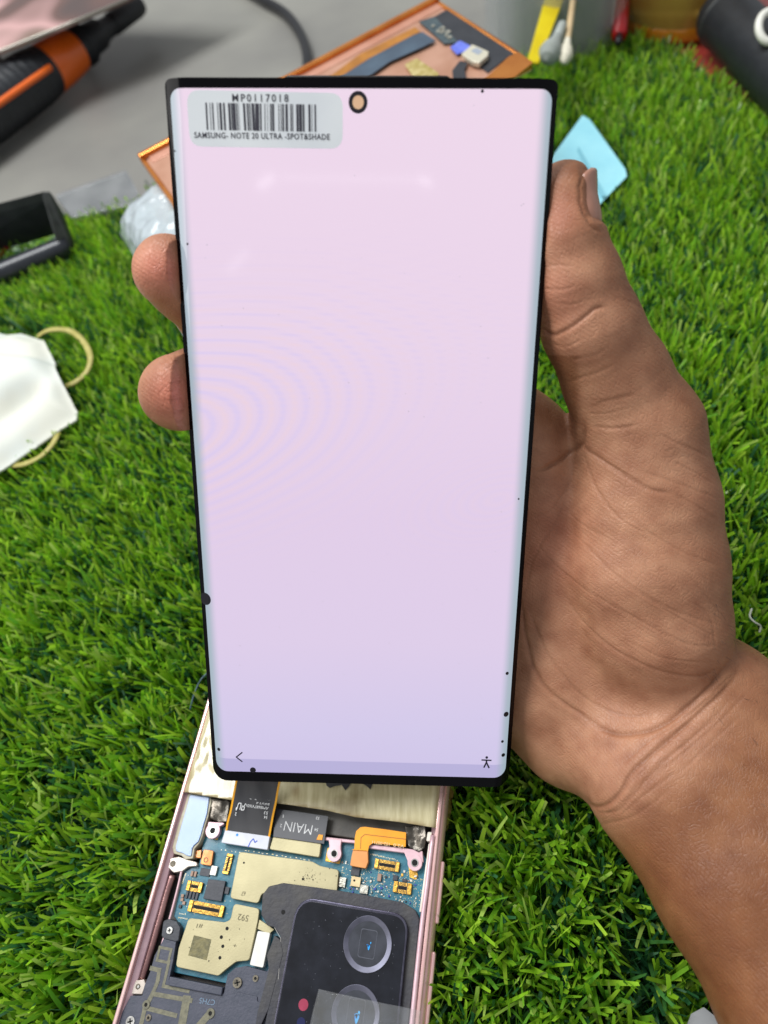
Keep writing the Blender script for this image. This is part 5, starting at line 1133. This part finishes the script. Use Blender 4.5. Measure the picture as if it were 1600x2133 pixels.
# ------------------------------------------------------------------ artificial grass
def blades(n, lmin, lmax, wmin, wmax, curl, seg, lean, palette, seed, region=None, zbase=1.5):
    r_ = np.random.default_rng(seed)
    lo_ = MATP.min(0); hi_ = MATP.max(0)
    # tufts: blades grow in stitched bunches
    pts = []
    vis_lo, vis_hi = np.array([-330, -80.]), np.array([240, 470.])
    lo_ = np.maximum(lo_, vis_lo); hi_ = np.minimum(hi_, vis_hi)
    tcount = n//9+1
    while len(pts) < n:
        tc_ = r_.uniform(lo_, hi_, (tcount, 2)); tc_ = tc_[inside(tc_, MATP)]
        b_ = np.repeat(tc_, 9, 0)+r_.normal(0, 1.3, (len(tc_)*9, 2)); td = np.repeat(r_.uniform(0, 2*np.pi, len(tc_)), 9)
        pts += list(np.hstack([b_, td[:, None]]))
    pts = np.array(pts)
    B = np.hstack([pts[:, :2], np.full((len(pts), 1), zbase)])
    # thin out what lies far away or outside the picture
    pq = toPx(B+[0, 0, 8]); keep = (pq[:, 0] > -220) & (pq[:, 0] < 1820) & (pq[:, 1] > -60) & (pq[:, 1] < 2450)
    B = B[keep]; td = pts[keep, 2]; B = B[:]; n_ = len(B)
    L_ = r_.uniform(lmin, lmax, n_); Wd_ = r_.uniform(wmin, wmax, n_)
    az = td+r_.normal(0, 0.9, n_); inc = np.abs(r_.normal(lean, 0.28, n_))
    # heading in space: mostly up, leaning outward, with the nap of the mat
    d = np.stack([np.sin(inc)*np.cos(az), np.sin(inc)*np.sin(az), np.cos(inc)], 1)+np.array([-0.10, 0.06, 0])
    d /= np.linalg.norm(d, axis=1)[:, None]
    cdir = np.stack([np.cos(az+r_.normal(0, .7, n_)), np.sin(az+r_.normal(0, .7, n_)), np.full(n_, -0.35)], 1)
    cv_ = r_.uniform(0.1, 1.0, n_)*curl
    fa = r_.uniform(0, np.pi, n_)
    # height of whatever rests on the turf
    S = np.linspace(0, 1, seg+1)
    ctr = B[:, None, :]+d[:, None, :]*(L_[:, None]*S)[..., None]+cdir[:, None, :]*((S**2)[None]*(cv_*L_)[:, None])[..., None]
    ctr[..., 2] = np.maximum(ctr[..., 2], 1.0)
    tip = ctr.max(1)[:, 2]
    lim = clearance(ctr[:, -1, :2]); lim = np.minimum(lim, clearance(ctr[:, seg//2, :2])); lim = np.minimum(lim, clearance(B[:, :2]))
    sc_ = np.clip((lim-1.5)/(tip-1.5), 0, 1); sc_ = np.where(lim > tip, 1, sc_)
    ctr[..., 2] = 1.5+(ctr[..., 2]-1.5)*sc_[:, None]
    ok = sc_ > 0.12; ctr = ctr[ok]; d = d[ok]; fa = fa[ok]; Wd_ = Wd_[ok]; n_ = ok.sum()
    T = np.gradient(ctr, axis=1); T /= np.linalg.norm(T, axis=2)[..., None]+1e-9
    a = np.cross(d, [0.13, 0.22, 1.0]); a /= np.linalg.norm(a, axis=1)[:, None]+1e-9; b_ = np.cross(d, a)
    sd = a*np.cos(fa)[:, None]+b_*np.sin(fa)[:, None]
    sd = sd[:, None, :]-T*(T*sd[:, None, :]).sum(2)[..., None]; sd /= np.linalg.norm(sd, axis=2)[..., None]+1e-9
    tw = r_.uniform(-1.2, 1.2, n_)[:, None]*S[None]; nn = np.cross(T, sd); sd = sd*np.cos(tw)[..., None]+nn*np.sin(tw)[..., None]
    taper = 1-0.35*S**3
    h_ = sd*(Wd_[:, None]*0.5*taper[None])[..., None]
    V = np.stack([ctr-h_, ctr+h_], 2).reshape(-1, 3)          # n,seg+1,2
    k = np.arange(n_)[:, None]*(2*(seg+1))+np.arange(seg)[None]*2; k = k.ravel()
    Q = np.stack([k, k+1, k+3, k+2], 1)
    pal = np.array([s2l(c) for c in palette]); ci = pal[r_.integers(0, len(pal), n_)]*r_.uniform(.64, 1.22, (n_, 1))
    colr = np.repeat(ci, 2*(seg+1), 0)
    return V, Q, colr
# what the blades have to stay under
BODYQ = Pz([(378, 1648), (430, 1458), (955, 1458), (905, 1860), (880, 2133), (850, 2420), (140, 2420), (235, 2133)], 16)[:, :2]
_grid = {}
for p in HANDV[::3]:
    k = (int(p[0]//3), int(p[1]//3)); z = p[2]
    if z < _grid.get(k, 99): _grid[k] = z
def clearance(xy):
    z = np.full(len(xy), 99.0)
    kk = np.floor(xy/3).astype(int)
    z = np.array([_grid.get((a, b), 99.0) for a, b in kk])-0.5
    z[inside(xy, BODYQ)] = 9.0
    for poly, h in COVERS: z[inside(xy, poly)] = np.minimum(z[inside(xy, poly)], h)
    return z
G1 = blades(60000, 13, 22, 0.8, 1.6, 0.2, 5, 0.27, [(184, 222, 70), (168, 214, 56), (150, 204, 52), (136, 194, 56), (198, 226, 112), (116, 176, 60), (174, 218, 64), (160, 210, 50)], 11)
G2 = blades(38000, 11, 19, 0.75, 1.45, 0.25, 5, 0.33, [(54, 110, 70), (68, 124, 82), (46, 98, 64), (98, 142, 112), (84, 142, 70), (60, 118, 72)], 12)
G3 = blades(18000, 5, 10, 0.35, 0.7, 1.3, 5, 0.9, [(16, 78, 24), (30, 100, 26), (60, 120, 30)], 13)
V = np.vstack([G1[0], G2[0], G3[0]]); c = np.vstack([G1[2], G2[2], G3[2]])
Q = np.vstack([G1[1], G2[1]+len(G1[0]), G3[1]+len(G1[0])+len(G2[0])])
me = bpy.data.meshes.new('artificial_grass')
me.vertices.add(len(V)); me.vertices.foreach_set('co', (V*MM).astype(np.float32).ravel())
me.loops.add(len(Q)*4); me.loops.foreach_set('vertex_index', Q.astype(np.int32).ravel())
me.polygons.add(len(Q)); me.polygons.foreach_set('loop_start', np.arange(0, len(Q)*4, 4, dtype=np.int32)); me.update(calc_edges=True)
me.polygons.foreach_set('use_smooth', np.ones(len(Q), bool))
ca = me.color_attributes.new('tint', 'FLOAT_COLOR', 'POINT'); ca.data.foreach_set('color', np.hstack([c, np.ones((len(c), 1))]).astype(np.float32).ravel())
M_g = bpy.data.materials.new('plastic_grass'); M_g.use_nodes = True; nt = M_g.node_tree; N = nt.nodes.new; L = nt.links.new
b = nt.nodes['Principled BSDF']; b.inputs['Roughness'].default_value = 0.30; b.inputs['Specular IOR Level'].default_value = 0.7
at = N('ShaderNodeAttribute'); at.attribute_name = 'tint'; L(at.outputs['Color'], b.inputs['Base Color'])
tr = N('ShaderNodeBsdfTranslucent'); L(at.outputs['Color'], tr.inputs[0]); mx = N('ShaderNodeMixShader'); mx.inputs[0].default_value = 0.42
L(b.outputs[0], mx.inputs[1]); L(tr.outputs[0], mx.inputs[2]); L(mx.outputs[0], nt.nodes['Material Output'].inputs[0])
me.materials.append(M_g)
go = bpy.data.objects.new('artificial_grass', me); COL.objects.link(go)
tag(go, 'bright green artificial grass blades of the work mat', 'artificial grass', kind='stuff')
